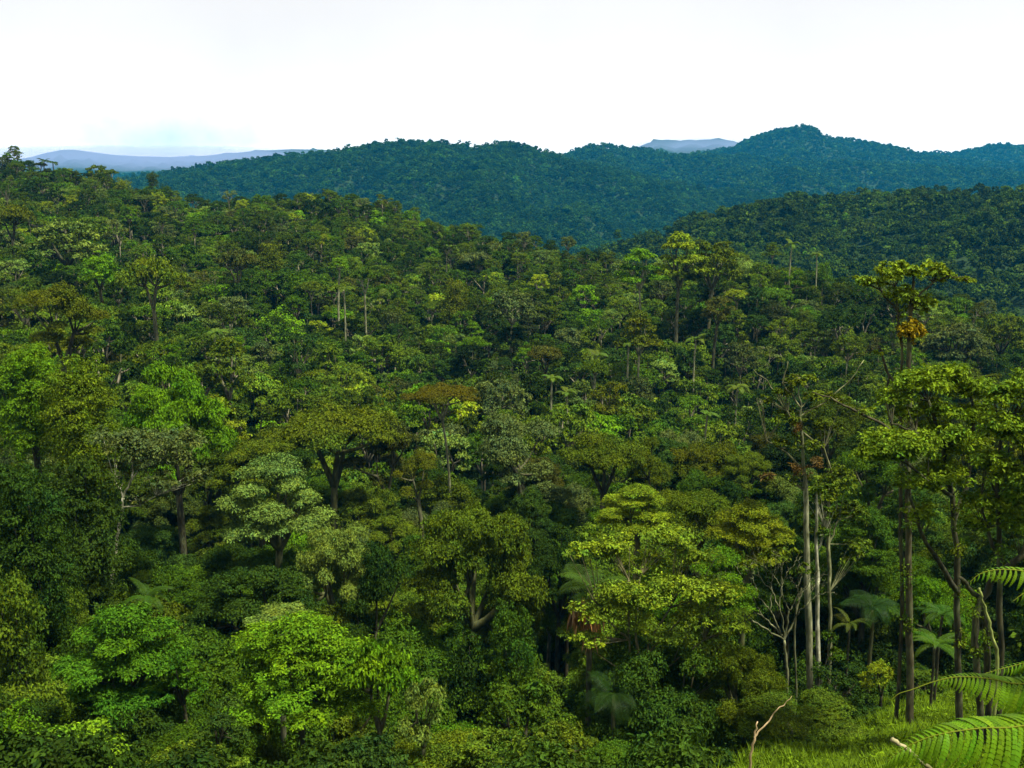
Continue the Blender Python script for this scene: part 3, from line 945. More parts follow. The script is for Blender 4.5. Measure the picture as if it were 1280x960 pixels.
# pale trunks
px_tree("pale_trunk_tree", "pale straight trunk with sparse crown of reddish bromeliads, left of a thinner twin", "tree", 76,
        [[(1013, 862, 0, 10), (1011, 780, 0, 9.5), (1009, 700, 0, 8.5), (1007, 615, 0, 6.5), (1003, 560, 0, 3.8), (1001, 510, 0, 2.6), (998, 472, 0, 1.5)]],
        [[(1003, 560, 0, 2.4), (985, 515, 0, 1.8), (962, 480, 0, 1.4), (942, 462, 0, .8)], [(1001, 520, 0, 2.2), (1035, 500, 0.5, 1.7), (1060, 478, .8, 1.3), (1080, 450, 1, .7)],
         [(1003, 540, 0, 3), (1030, 560, .4, 2.5), (1042, 600, .5, 2)], [(1003, 585, 0, 3), (975, 560, 0, 2.4), (958, 550, 0, 1.6)], [(1001, 510, 0, 2.5), (978, 478, 0, 2), (985, 452, 0, 1.2)]],
        [(1000, 478, 44, 18, 0), (978, 490, 34, 14, 0), (1022, 495, 44, 18, .4), (985, 522, 44, 22, 0), (1032, 535, 44, 24, .4), (1008, 556, 46, 24, 0, .8), (1045, 590, 40, 26, .6), (972, 556, 36, 16, 0), (1050, 500, 30, 14, .7),
         (1000, 600, 40, 20, 0, .6), (955, 500, 24, 10, 0, .6)],
        jit(PAL["olive green"], RNG, 0.03), BK["pale"], 44, 4200, 0.26, 0.14, limb_bark=(0.12, 0.12, 0.06),
        extra=[("bromeliad", "reddish brown bromeliads", PAL["rusty"], [(1003, 585, 30, 18, -.3), (1020, 578, 22, 14, -.2), (998, 535, 10, 14, -.3), (960, 596, 16, 12, 0)], 420, 0.5, 0.1)])
note(1003, 465, 120, 140, 76, "pale twin trunks")
note(1015, 600, 60, 250, 76, None)
note(1090, 735, 110, 130, 75, None)
px_tree("pale_trunk_tree", "thinner pale trunk close to the right of the bromeliad tree", "tree", 78,
        [[(1023, 830, 0, 6), (1022, 740, 0, 6), (1021, 690, 0, 4.5), (1020, 610, 0, 3)]], [[(1021, 690, 0, 3), (1032, 665, 0.3, 2)]],
        [(1024, 664, 30, 22, 0), (1018, 620, 34, 22, 0, .6), (1034, 640, 24, 16, .3, .6)], PAL["mid green"], BK["white"], 45, 700, 0.32, 0.2)
px_tree("pale_trunk_tree", "slim greenish trunk third in the row right of the bromeliad tree", "tree", 80,
        [[(1038, 810, 0, 5), (1037, 740, 0, 5), (1036, 680, 0, 5), (1035, 600, 0, 3.5)]], [[(1036, 680, 0, 3), (1048, 650, 0.3, 2)], [(1036, 665, 0, 3), (1026, 640, 0, 2)]],
        [(1040, 610, 60, 40, 0), (1060, 640, 50, 40, .4), (1030, 650, 40, 26, 0, .6), (1066, 690, 46, 40, .6, .6)], PAL["olive green"], (0.17, 0.18, 0.09), 46, 2400, 0.32, 0.2)

# bare branching tree
limbs = []
rb = np.random.default_rng(5)


def fork_px(x, y, ang, ln, wd, dep, out, dz):
    if dep == 0 or ln < 6:
        return
    x2, y2 = x + math.cos(ang) * ln, y - math.sin(ang) * ln
    xm, ym = (x + x2) / 2 + rb.uniform(-2, 2), (y + y2) / 2 + rb.uniform(-2, 2)
    dz2 = dz + rb.uniform(-0.5, 0.5)
    out.append([(x, y, dz, wd), (xm, ym, (dz + dz2) / 2, wd * 0.85), (x2, y2, dz2, wd * 0.7)])
    for s in (-1, 1):
        fork_px(x2, y2, ang + s * rb.uniform(0.16, 0.5), ln * rb.uniform(0.6, 0.85), wd * 0.66, dep - 1, out, dz2)


for a0, l0 in ((1.1, 34), (1.4, 38), (1.7, 40), (2.0, 40), (2.3, 42), (2.6, 44)):
    fork_px(980, 800, a0, l0, 2.8, 5, limbs, 0)
px_tree("bare_tree", "bare branching tree with pale twigs fanning out beside the pale trunks", "tree", 71,
        [[(985, 845, 0, 4), (982, 820, 0, 4), (980, 800, 0, 3.6)], [(996, 850, .4, 2.8), (992, 790, .4, 2.8), (996, 760, .4, 3), (1002, 735, .5, 2)]], limbs,
        [(940, 706, 40, 16, 0, .5), (975, 690, 50, 18, 0, .5), (1000, 712, 30, 14, 0, .4)], PAL["olive green"], (0.11, 0.115, 0.06), 47, 700, 0.3, 0.18)
note(968, 690, 100, 110, 71, "bare branching tree")

# many-stemmed tree with bright pads
px_tree("multi_stem_tree", "bright yellow-green tree on a bundle of thin crooked stems, right of the skirted palm", "tree", 62,
        [[(782, 960, 0, 3.5), (784, 880, 0, 3.5), (788, 820, 0, 3), (784, 770, 0, 2.6), (786, 725, 0, 2)], [(800, 965, .5, 4.5), (798, 890, .5, 4.5), (800, 830, .5, 4), (792, 780, .4, 3), (800, 720, .4, 2)],
         [(812, 960, .2, 3.5), (806, 900, .2, 3.5), (804, 850, .3, 3), (812, 800, .3, 3), (838, 760, .3, 2.4)], [(852, 950, .8, 3), (855, 880, .8, 3), (853, 830, .8, 3), (858, 790, .8, 2.2)],
         [(775, 955, -.3, 3), (778, 900, -.3, 3), (780, 840, -.2, 2.4)]],
        [[(800, 830, .5, 3), (825, 800, 0.5, 2.4), (850, 775, .5, 1.8)], [(786, 800, 0, 3), (765, 780, 0, 2.4), (750, 765, 0, 1.6)], [(804, 850, .3, 2.5), (840, 830, 0.5, 2), (880, 800, .6, 1.5)]],
        [(735, 690, 70, 24, .4), (765, 684, 60, 26, .6), (840, 676, 80, 34, .8), (868, 690, 70, 34, 1), (805, 705, 70, 30, .8, .7), (770, 748, 100, 44, -.4), (810, 742, 80, 40, -.6), (745, 765, 60, 30, -.2), (850, 735, 90, 36, -.3),
         (890, 738, 80, 34, 0), (738, 800, 50, 24, -.8), (870, 770, 80, 40, 0, .8), (905, 780, 80, 40, .4, .7), (840, 800, 70, 40, .2, .5), (800, 785, 60, 36, .2, .4), (890, 830, 80, 60, .6, .6)],
        (0.112, 0.165, 0.009), (0.115, 0.105, 0.05), 48, 24000, 0.21, 0.115)
note(800, 670, 190, 180, 62, "bright many-stemmed tree")

# pale thin trunk over the gully on the left
px_tree("pale_trunk_tree", "dark olive tree on a thin crooked white trunk over the dark gully", "tree", 80,
        [[(135, 765, 0, 5), (140, 720, 0, 5), (146, 675, 0, 4.5), (152, 640, 0, 4.2), (154, 622, 0, 3.6)]],
        [[(154, 622, 0, 3), (150, 612, 0, 2.4), (143, 600, 0, 1.6)], [(154, 622, 0, 3.4), (165, 598, 0.2, 3), (175, 586, .4, 2.4), (200, 578, .6, 1.8), (222, 582, .8, 1)], [(165, 598, 0, 2.4), (166, 575, 0.4, 1.6)],
         [(154, 634, 0, 2), (175, 632, 0, 1.6), (195, 620, 0.2, 1.2)]],
        [(150, 560, 80, 50, .6), (190, 550, 90, 56, 1), (225, 560, 70, 50, 1), (205, 602, 56, 28, -.2), (172, 624, 36, 18, -.3), (140, 592, 50, 34, .8), (240, 600, 50, 36, .8), (190, 580, 70, 30, .8, .7)],
        PAL["grey-green"], BK["white"], 49, 9000, 0.25, 0.14)
note(180, 535, 140, 120, 80, "crooked white trunk")

# ---- palms and tree ferns


def frond_geo(Lf, nl, ll, lw, droop, seed, mat=0, rach=0.03):
    """a feather leaf that starts at the origin, runs along +x and arches down"""
    r = np.random.default_rng(seed)
    g = Geo()
    t = np.linspace(0, 1, 10)
    ang = 0.9 - droop * t
    dx_ = np.cos(ang) * Lf / 9
    dz_ = np.sin(ang) * Lf / 9
    px_ = np.concatenate([[0], np.cumsum(dx_)[:-1]])
    pz_ = np.concatenate([[0], np.cumsum(dz_)[:-1]])
    pts = np.stack([px_, np.zeros(10), pz_], -1)
    V, T = tube(pts, np.linspace(rach, rach * 0.25, 10), 4)
    g.add(V, T, mat, (1.2, 1.1, 0.8), True)
    VV, TT = [], []
    k = 0
    for i in range(nl):
        f = 0.14 + 0.85 * i / (nl - 1)
        c = np.array([np.interp(f, t, px_), 0, np.interp(f, t, pz_)])
        a = np.interp(f, t, ang)
        tg = np.array([math.cos(a), 0, math.sin(a)])
        up = np.array([-math.sin(a), 0, math.cos(a)])
        le = ll * math.sin(PI * min(1, 0.18 + 0.8 * f)) * r.uniform(0.85, 1.1)
        for s in (-1, 1):
            d0 = unit(np.array([0, s, 0]) * 0.9 + tg * 0.5 + up * 0.12)
            d1 = unit(d0 - np.array([0, 0, 0.7]))
            w = tg * lw * 0.5
            m_ = c + d0 * le * 0.5
            e = m_ + d1 * le * 0.5
            VV += [c - w * 0.6, c + w * 0.6, m_ + w, m_ - w, e]
            TT += [(k, k + 1, k + 2), (k, k + 2, k + 3), (k + 3, k + 2, k + 4)]
            k += 5
    n = len(VV)
    sh = np.repeat(r.normal(1, 0.12, n // 5), 5)[:, None] * np.ones(3)
    g.add(np.array(VV), np.array(TT), mat, sh)
    return g.mesh("frond", [GLOSSY_LEAF])


PALM_FR = [frond_geo(1, 24, 0.34, 0.019, dr, 60 + i, rach=0.012) for i, dr in enumerate((1.3, 1.8, 2.3))]
PALM_FAR = [frond_geo(1, 14, 0.36, 0.07, dr, 90 + i, rach=0.016) for i, dr in enumerate((1.3, 1.8, 2.2))]
FERN_FR = [frond_geo(1, 30, 0.19, 0.020, dr, 70 + i, rach=0.01) for i, dr in enumerate((1.2, 1.6, 2.0))]


def palm(name, label, cat, px, py, d, Lf, n, leaf, bark, seed, fr, r0=0.16, skirt=False, group=None):
    r = np.random.default_rng(seed)
    c = P(px, py, d)
    zg = gz(c.x, c.y)
    root = empty(name, (c.x, c.y, zg), label, cat, group)
    h = max(0.4, c.z - zg)
    paint(link_mesh("trunk", trunk_geo(h, r0, seed, flare=1.25, top=0.8).mesh("trunk", [BARK]), root), None, bark)
    for i in range(n):
        o = link_mesh("frond", fr[int(r.integers(len(fr)))], root)
        o.location = (0, 0, h)
        s = Lf * r.uniform(0.8, 1.1)
        o.scale = (s, s * r.uniform(0.9, 1.2), s)
        o.rotation_euler = (r.uniform(-.25, .25), r.uniform(-0.35, 0.5), i * 2.399 + r.uniform(-.2, .2))
        paint(o, jit(leaf, r, 0.1), bark)
    if skirt:
        g = Geo()
        pl = [((0, 0, h - 1.9), (0.45, 0.45, 1.3)), ((-1.15, -0.2, h - 1.3), (0.22, 0.22, 0.9))]
        add_leaves(g, pl, 420, 1.5, 0.13, r, up=0.0, rnd=0.5, zmin=-1, droop=6, spread=0.3)
        o = link_mesh("dead_leaf_skirt", g.mesh("dead_leaf_skirt", [LEAF]), root)
        o["label"] = "brown hanging dead leaves"
        paint(o, (0.26, 0.15, 0.06))
    return root


palm("palm_tree", "broad-leaved palm with a brown hanging skirt of dead leaves", "palm", 738, 742, 66, 3.2, 15, (0.034, 0.070, 0.003), BK["grey"], 81, PALM_FR, 0.22, True)
note(738, 715, 90, 70, 66, "skirted palm")
palm("palm_tree", "dark understory palm between the pale trunks and the emergent tree", "palm", 1090, 762, 74, 2.6, 14, (0.014, 0.040, 0.002), BK["mossy"], 82, PALM_FR)
note(1090, 735, 70, 60, 74, "dark understory palm")
palm("palm_tree", "half-hidden palm behind the meadow shrub with fronds hanging like curtains", "palm", 768, 868, 60, 2.6, 12, (0.014, 0.034, 0.002), BK["mossy"], 83, PALM_FR)
palm("tree_fern", "pale feathery tree fern at the foot of the crooked white trunk", "tree fern", 185, 748, 70, 2.1, 15, (0.026, 0.062, 0.003), BK["dark"], 84, FERN_FR, 0.1)
palm("tree_fern", "deep green tree fern in the shade behind the dark leaning trunks", "tree fern", 1178, 770, 66, 2.0, 16, (0.026, 0.070, 0.003), BK["dark"], 85, FERN_FR, 0.1)
palm("tree_fern", "tree fern with bright fronds low beside the emergent trunk", "tree fern", 1168, 808, 62, 2.0, 15, (0.045, 0.100, 0.004), BK["dark"], 86, FERN_FR, 0.1)
palm("tree_fern", "small tree fern at the left foot of the dark understory palm", "tree fern", 1062, 782, 73, 1.9, 9, (0.05, 0.07, 0.006), BK["dark"], 87, FERN_FR, 0.1)
for i, (px, py, d, s, lab) in enumerate([
        (990, 306, 262, 2.4, "thin white palm pole rising against the hill behind the ridge"), (1021, 318, 262, 2.2, "short slim palm just right of the thin white palm pole"),
        (922, 486, 178, 2.8, "slim palm with star-shaped head on the slope above the pale trunks"), (884, 520, 160, 2.0, "bare grey palm pole with few fronds below the slim star-headed palm"),
        (690, 476, 172, 2.6, "slim palm under the dark brown mushroom tree"), (708, 492, 168, 2.2, "slim palm with a white sheath right of the mushroom tree"),
        (746, 446, 188, 2.6, "tall straight palm with light trunk in mid slope"), (870, 425, 205, 2.6, "palm with a swollen pale trunk under the brown round crown"),
        (430, 362, 228, 2.6, "grey-headed palm at the foot of the green umbrella tree"), (786, 430, 198, 2.4, "palm with a straight trunk below the two-toned tree"),
        (268, 418, 190, 2.8, "palm with a spreading star head on the left slope")]):
    palm("palm_tree", lab, "palm", px, py, d, s, 9, jit(PAL["mid green"], RNG, 0.1), BK["pale"], 400 + i, PALM_FAR, 0.2, group="slim palms on the slope")
    note(px, py - 6, 10, 12, d, None)
for i, (px, py, d) in enumerate([(2, 200, 440), (10, 198, 441), (36, 204, 438), (55, 202, 437), (66, 204, 437)]):
    palm("palm_tree", ["palm head leftmost on the skyline of the left spur", "palm second from the border on the left spur skyline", "dark palm third on the left spur skyline",
                       "spreading palm fourth on the left spur skyline", "palm last of five on the left spur skyline"][i], "palm", px, py, d, 3.0, 9, PAL["dark green"], BK["grey"], 440 + i, PALM_FAR, 0.25, group="palms on the left skyline")

# ---- the near tree fern at the lower right


def pinna_mesh(seed, rise=0.16, fall=0.62):
    r = np.random.default_rng(seed)
    g = Geo()
    n = 11
    V, T = [], []
    cur = lambda f: np.array([f * (1 - 0.12 * f * f), 0.05 * f * f, rise * f - fall * f * f])
    k = 0
    for s in (-1, 1):
        for i in range(n):
            f0, f1 = i / n, (i + 1) / n
            w = 0.092 * math.sin(PI * (0.16 + 0.80 * (f0 + f1) / 2)) ** 0.8
            a, b = cur(f0), cur(f0 + (f1 - f0) * 0.86)
            tip = cur(min(1, f1 + 0.02)) + np.array([0, s * w, 0.022 - 0.05 * w])
            tp2 = cur(f0 + (f1 - f0) * 0.35) + np.array([0, s * w * 0.95, 0.018 - 0.05 * w])
            V += [a, b, tip, tp2]
            T += [(k, k + 1, k + 2), (k, k + 2, k + 3)] if s > 0 else [(k, k + 2, k + 1), (k, k + 3, k + 2)]
            k += 4
    V = np.array(V)
    tint = np.ones((len(V), 3)) * np.repeat(r.normal(1, 0.1, len(V) // 4), 4)[:, None]
    g.add(V, np.array(T), 0, tint)
    mid = np.array([cur(f) for f in np.linspace(0, 1, 6)])
    VV, TT = tube(mid, np.linspace(0.008, 0.002, 6), 3)
    g.add(VV, TT, 0, (1.5, 1.25, 0.9), True)
    return g.mesh("pinna", [GLOSSY_LEAF])


PIN = [pinna_mesh(i) for i in range(4)]
PIN_FAR = [pinna_mesh(10 + i, 0.30, 0.50) for i in range(4)]
fb = P(1530, 850, 6.2)
fbz = gz(fb.x, fb.y)
fern = empty("tree_fern", (fb.x, fb.y, fbz), "large tree fern close by with bright arching fronds reaching in at the lower right", "tree fern")
paint(link_mesh("trunk", trunk_geo(max(0.6, fb.z - fbz), 0.11, 3, top=1.0).mesh("trunk", [BARK]), fern), None, BK["dark"])
r = np.random.default_rng(77)
FRONDS = [
    # rachis from base to tip (px, py, distance), longest pinna (m), spacing (m), bare tip
    ([(1530, 850, 6.2), (1400, 880, 5.9), (1280, 907, 5.7), (1230, 910, 5.65), (1190, 915, 5.6), (1160, 922, 5.6), (1135, 933, 5.6), (1115, 947, 5.62), (1098, 966, 5.65)], 0.31, 0.042, 1.0, 1.0),
    ([(1530, 850, 6.2), (1400, 850, 6.5), (1280, 855, 6.6), (1240, 849, 6.6), (1200, 846, 6.6), (1168, 852, 6.6), (1140, 862, 6.6), (1124, 867, 6.6), (1114, 875, 6.6)], 0.23, 0.037, 0.86, 1.0),
    ([(1530, 850, 6.2), (1400, 812, 6.9), (1330, 815, 7.3), (1280, 829, 7.5), (1252, 836, 7.5), (1228, 843, 7.5)], 0.17, 0.042, 1.0, 0.8),
    ([(1530, 850, 6.2), (1430, 780, 6.4), (1340, 728, 6.5), (1290, 716, 6.5), (1262, 712, 6.5), (1240, 713, 6.5), (1224, 718, 6.5), (1212, 728, 6.5)], 0.20, 0.044, 1.0, 1.0),
    ([(1530, 850, 6.2), (1440, 800, 5.9), (1350, 750, 5.7), (1300, 738, 5.7), (1280, 742, 5.7), (1266, 752, 5.7)], 0.17, 0.044, 1.0, 1.0),
    ([(1530, 850, 6.2), (1620, 820, 6.0), (1740, 840, 5.8), (1830, 900, 5.7)], 0.26, 0.05, 1.0, 1.0),
    ([(1530, 850, 6.2), (1590, 810, 7.0), (1650, 820, 7.8), (1690, 850, 8.2)], 0.26, 0.05, 1.0, 1.0),
]
for fi, (rc, plen, sp_, upto, far) in enumerate(FRONDS):
    ctl = np.array([np.array(P(*q)) for q in rc])
    m_ = len(ctl)
    # Catmull-Rom through the control points
    ext = np.vstack([2 * ctl[0] - ctl[1], ctl, 2 * ctl[-1] - ctl[-2]])
    pts = []
    for i in range(m_ - 1):
        p0_, p1_, p2_, p3_ = ext[i:i + 4]
        for s in np.linspace(0, 1, 8, endpoint=False):
            pts.append(0.5 * (2 * p1_ + (p2_ - p0_) * s + (2 * p0_ - 5 * p1_ + 4 * p2_ - p3_) * s * s + (3 * p1_ - p0_ - 3 * p2_ + p3_) * s ** 3))
    pts = np.array(pts + [ctl[-1]])
    seg = np.linalg.norm(np.diff(pts, axis=0), axis=1)
    S = np.concatenate([[0], np.cumsum(seg)])
    g = Geo()
    V, T = tube(pts - np.array(fern.location), np.interp(S, [0, S[-1]], [0.012, 0.0025]), 6)
    g.add(V, T, 0, (1.5, 1.2, 0.7), True)
    fo = link_mesh("frond", g.mesh("frond", [GLOSSY_LEAF]), fern)
    paint(fo, (0.08, 0.12, 0.015))
    s = 0.42
    while s < S[-1] * upto - 0.01:
        f = s / S[-1]
        c = np.array([np.interp(s, S, pts[:, k]) for k in range(3)])
        c2 = np.array([np.interp(min(S[-1], s + 0.02), S, pts[:, k]) for k in range(3)])
        c1 = np.array([np.interp(max(0, s - 0.02), S, pts[:, k]) for k in range(3)])
        tg = unit(c2 - c1)
        fl = f / upto
        ln0 = plen * min(1.0, (1 - fl) * 2.6 + 0.14) * r.uniform(0.93, 1.06)
        sidev = unit(np.cross(tg, np.array([0, 0, 1.0])))
        for s_ in (-1, 1):
            sv = sidev * s_
            near_side = sv[1] < 0
            ln = ln0 if near_side else ln0 * 0.72
            dr = unit(sv * (0.75 if near_side else 0.95) + tg * 0.35 + np.array([0, 0, -0.55 if near_side else 0.0]))
            upv = unit(np.array([0, 0, 1.0]) + sv * (0.5 if near_side else -0.1) - dr * 0.0)
            zax = unit(upv - dr * (upv @ dr))
            yax = np.cross(zax, dr)
            o = bpy.data.objects.new("pinna", (PIN if near_side else PIN_FAR)[int(r.integers(4))])
            COL.objects.link(o)
            o.parent = fo
            M = Matrix(((dr[0], yax[0], zax[0], c[0] - fern.location.x), (dr[1], yax[1], zax[1], c[1] - fern.location.y), (dr[2], yax[2], zax[2], c[2] - fern.location.z), (0, 0, 0, 1)))
            o.matrix_basis = M @ Matrix.Diagonal((ln, ln * (1.2 if near_side else 1.7), ln, 1)) @ Matrix.Rotation(s_ * (0.5 if near_side else 0.12) + r.uniform(-0.14, 0.14), 4, "X")
            paint(o, jit((0.070, 0.145, 0.004), r, 0.12))
        s += sp_ * (1.0 if fl < 0.8 else 0.75)

# dead stems
def stem(name, label, cat, d, paths, bark):
    b = paths[0][0]
    p0 = P(b[0], b[1], d + b[2])
    z = gz(p0.x, p0.y)
    root = empty(name, (p0.x, p0.y, min(z, p0.z)), label, cat)
    tb = np.array(root.location)
    for i, pth in enumerate(paths):
        pts = [np.array(P(q[0], q[1], d + q[2])) for q in pth]
        rad = [q[3] / 2 / FPX * d for q in pth]
        if i == 0 and pts[0][2] > z:
            pts.insert(0, np.array([pts[0][0] - 0.1, pts[0][1], z - 0.1]))
            rad.insert(0, rad[0])
        g = Geo()
        pts = np.array(pts)
        tt = np.linspace(0, len(pts) - 1, 4 * len(pts))
        pp = np.stack([np.interp(tt, np.arange(len(pts)), pts[:, k]) for k in range(3)], -1)
        pp[1:-1] += np.random.default_rng(i).normal(0, 0.004 * d / 6, (len(pp) - 2, 3))
        V, T = tube(pp - tb, np.interp(tt, np.arange(len(pts)), rad), 6)
        g.add(V, T, 0, (1, 1, 1), True)
        paint(link_mesh("stem" if i == 0 else "branch", g.mesh("stem", [BARK]), root), None, bark)
    return root


stem("dead_stem", "pale forked dead stem leaning in front of the meadow shrub", "dead branch", 22,
     [[(934, 975, 0, 4), (938, 950, 0, 3.6), (942, 925, 0, 3), (947, 902, 0, 1.6)], [(943, 922, 0, 2.6), (958, 905, 0, 2.2), (975, 884, 0, 1.5), (990, 870, 0, .8)]], (0.36, 0.26, 0.15))
stem("dead_stem", "short broken pale stick slanting behind the lowest fern frond", "dead branch", 6.6,
     [[(1172, 968, 0, 6), (1155, 955, 0, 6), (1138, 941, 0, 6.5), (1126, 932, 0, 7), (1115, 924, 0, 7)]], (0.24, 0.22, 0.12))
stem("liana", "thin mossy liana slanting down from the fork of the leaning dark trunk", "vine", 47,
     [[(1249, 830, 0, 5), (1243, 805, 0, 5), (1236, 780, 0, 4), (1228, 750, 0, 3.5), (1224, 735, 0, 3)]], (0.16, 0.19, 0.05))

# ------------------------------------------------------------------ generic forest


def tints(n, r, x, y):
    keys = ["dark green", "deep green", "mid green", "olive green", "bright green", "yellow-green", "blue-green", "grey-green", "pale green", "brownish", "golden olive"]
    pr = np.array([0.17, 0.20, 0.24, 0.12, 0.06, 0.03, 0.05, 0.06, 0.045, 0.015, 0.01])
    pr /= pr.sum()
    ki = r.choice(len(keys), n, p=pr)
    c = np.array([PAL[k] for k in keys])[ki]
    s = np.clip(1 + r.normal(0, 0.32, n) + 0.12 * wave(x, y, 90, 33), 0.4, 2.0)
    return keys, ki, c * s[:, None]


def grid_points(d0, d1, sp, r, amax=0.56):
    yv = np.arange(d0, d1, sp)
    X, Y = [], []
    for k, yv_ in enumerate(yv):
        xm = amax * yv_
        xs = np.arange(-xm, xm, sp) + (sp / 2 if k % 2 else 0)
        X.append(xs + r.uniform(-0.42, 0.42, len(xs)) * sp)
        Y.append(yv_ + r.uniform(-0.42, 0.42, len(xs)) * sp)
    return np.concatenate(X), np.concatenate(Y)


HB = 700
horizon = np.full(HB, -9.0)          # highest sight line so far, per direction


def bins(a):
    return np.clip(((a + 0.6) / 1.2 * HB).astype(int), 0, HB - 1)


def visible_mask(x, y, zt, zblock, R, margin):
    """which tree tops rise above the canopy in front of them; also raises the canopy"""
    o = np.argsort(y)
    vis = np.zeros(len(x), bool)
    for st in range(0, len(o), 64):
        ids = o[st:st + 64]
        e = zt[ids] / y[ids]
        b = bins(x[ids] / y[ids])
        vis[ids] = e > horizon[b] - margin
        eb = zblock[ids] / y[ids]
        w = np.maximum(1, (R[ids] / y[ids] / 1.2 * HB * 0.7).astype(int))
        for i, bb, v in zip(w, b, eb):
            lo, hi = max(0, bb - i), min(HB, bb + i + 1)
            horizon[lo:hi] = np.maximum(horizon[lo:hi], v)
    return vis


rf = np.random.default_rng(2024)
gx, gy = (np.concatenate(v) for v in zip(grid_points(44, 190, 5.7, rf), grid_points(190, 470, 4.6, rf)))
keep = in_meadow(gx, gy) < 0.05
gx, gy = gx[keep], gy[keep]
ggz = ground(gx, gy)
n = len(gx)
kp = rf.choice(5, n, p=[0.57, 0.04, 0.11, 0.14, 0.14])
R = rf.uniform(2.9, 5.2, n) * np.interp(gy, [150, 230, 450], [1.0, 0.84, 0.72]) * np.where(rf.random(n) < 0.12, 1.35, 1.0)
Ht = 15 + rf.normal(0, 2.2, n) + np.where(rf.random(n) < 0.1, 3.5, 0)
Ht = np.where(gy < 110, Ht * 0.86, Ht)
keys, ki, tc_ = tints(n, rf, gx, gy)
odd = np.isin(ki, [keys.index(k) for k in ("grey-green", "pale green", "brownish", "yellow-green")]) & (gy < 110)
ki[odd] = keys.index("deep green")
tc_[odd] = np.array(PAL["deep green"]) * rf.uniform(0.8, 1.3, odd.sum())[:, None]
ztop = ggz + Ht
# keep the named trees in view: trees standing in front of them stay lower than their crowns, trees standing in them go
alive = np.ones(n, bool)
for j in range(n):
    px, py = proj(gx[j], gy[j], ztop[j])
    wpx = R[j] / gy[j] * FPX
    lim = -1e9
    for (hx, hy, hw, hh, hd, _s, hk) in hero_info:
        if abs(px - hx) < hw * 0.46 + wpx * 0.8:
            if gy[j] < hd - 2.0:
                lim = max(lim, hy + hh * (0.85 if hk != "custom" else 1.0))
            elif gy[j] < hd + 7:
                if abs(px - hx) < hw * 0.5:
                    lim = max(lim, hy + hh * 0.3)
    if lim > py:
        e = (ray(px, lim)[2] / ray(px, lim)[1]) * gy[j]
        ztop[j] = min(ztop[j], e)
        if ztop[j] - ggz[j] < 3.0:
            alive[j] = False
    # the open view to the lower right
    if 900 < px < 1340 and gy[j] < 80:
        alive[j] = False
sel = np.where(alive)[0]
gx, gy, ggz, ztop, R, kp, ki, tc_ = (v[sel] for v in (gx, gy, ggz, ztop, R, kp, ki, tc_))
Ht = ztop - ggz
R = np.minimum(R, Ht * 0.42 + 0.6)
vis = visible_mask(gx, gy, ztop, ztop - Ht * 0.38, R, 0.012)
pxs, pys = proj(gx, gy, ztop)
inside = (pxs > -60) & (pxs < 1340) & (pys < 985)
cand = np.where(vis & inside)[0]
cand = cand[np.argsort(gy[cand])]
MAXIND = 262
ind = cand[:MAXIND]
is_ind = np.zeros(len(gx), bool)
is_ind[ind] = True

LAND = [h for h in hero_info if h[5]]
shape_w = {"dome": ["round-headed", "full-crowned"], "umbrella": ["flat-topped", "umbrella-shaped"], "layered": ["layered", "tiered"], "column": ["narrow", "vine-hung"], "ragged": ["open-crowned", "loose"]}
used = {}
ordn = ["", "second ", "third ", "fourth ", "fifth ", "sixth ", "seventh "]
for j in ind:
    kd = KINDS[kp[j]]
    H = min(Ht[j] * 0.8, {"dome": 1.9, "umbrella": 1.2, "layered": 1.8, "column": 2.7, "ragged": 1.8}[kd] * R[j])
    word = keys[ki[j]]
    lx, ly = pxs[j], pys[j] + H / gy[j] * FPX * 0.4
    best = min(LAND, key=lambda h: math.hypot(lx - h[0], 1.4 * (ly - h[1] - h[3] * 0.4)) - 0.25 * h[2])
    ddx, ddy = lx - best[0], ly - (best[1] + best[3] * 0.4)
    rel = ("right of" if ddx > 0 else "left of") if abs(ddx) > 1.1 * abs(ddy) else ("below" if ddy > 0 else "above")
    size = "small" if R[j] < 3.2 else ("broad" if R[j] > 4.6 else "medium")
    sw = shape_w[kd][int(size == "broad" or Ht[j] > 15.5)]
    lab = f"{size} {word} {sw} tree {rel} the {best[5]}"
    k = used.get(lab, 0)
    used[lab] = k + 1
    if k:
        lab = f"{ordn[min(k, 6)]}{lab}".replace("tree " + rel, "tree away " + rel if False else "tree " + rel)
    place_tree("broadleaf_tree", lab, "tree", float(gx[j]), float(gy[j]), float(ggz[j]), float(ztop[j] - H), float(R[j]), float(H), kd, int(j) % 7, gy[j] < 165, tc_[j],
               jit(BK[["grey", "dark", "mossy", "pale"][int(rf.choice(4, p=[.4, .3, .2, .1]))]], rf, 0.1), 5000 + int(j), group="rainforest trees of the valley and near slope")

# ---- everything farther: one mass
protos = bpy.data.collections.new("forest_tree_shapes")       # not linked to the scene: only feeds the mass below
PIDX = {}


def proto(key, me):
    o = bpy.data.objects.new(f"tree_shape.{len(PIDX):03d}", me)
    protos.objects.link(o)
    PIDX[key] = len(PIDX)


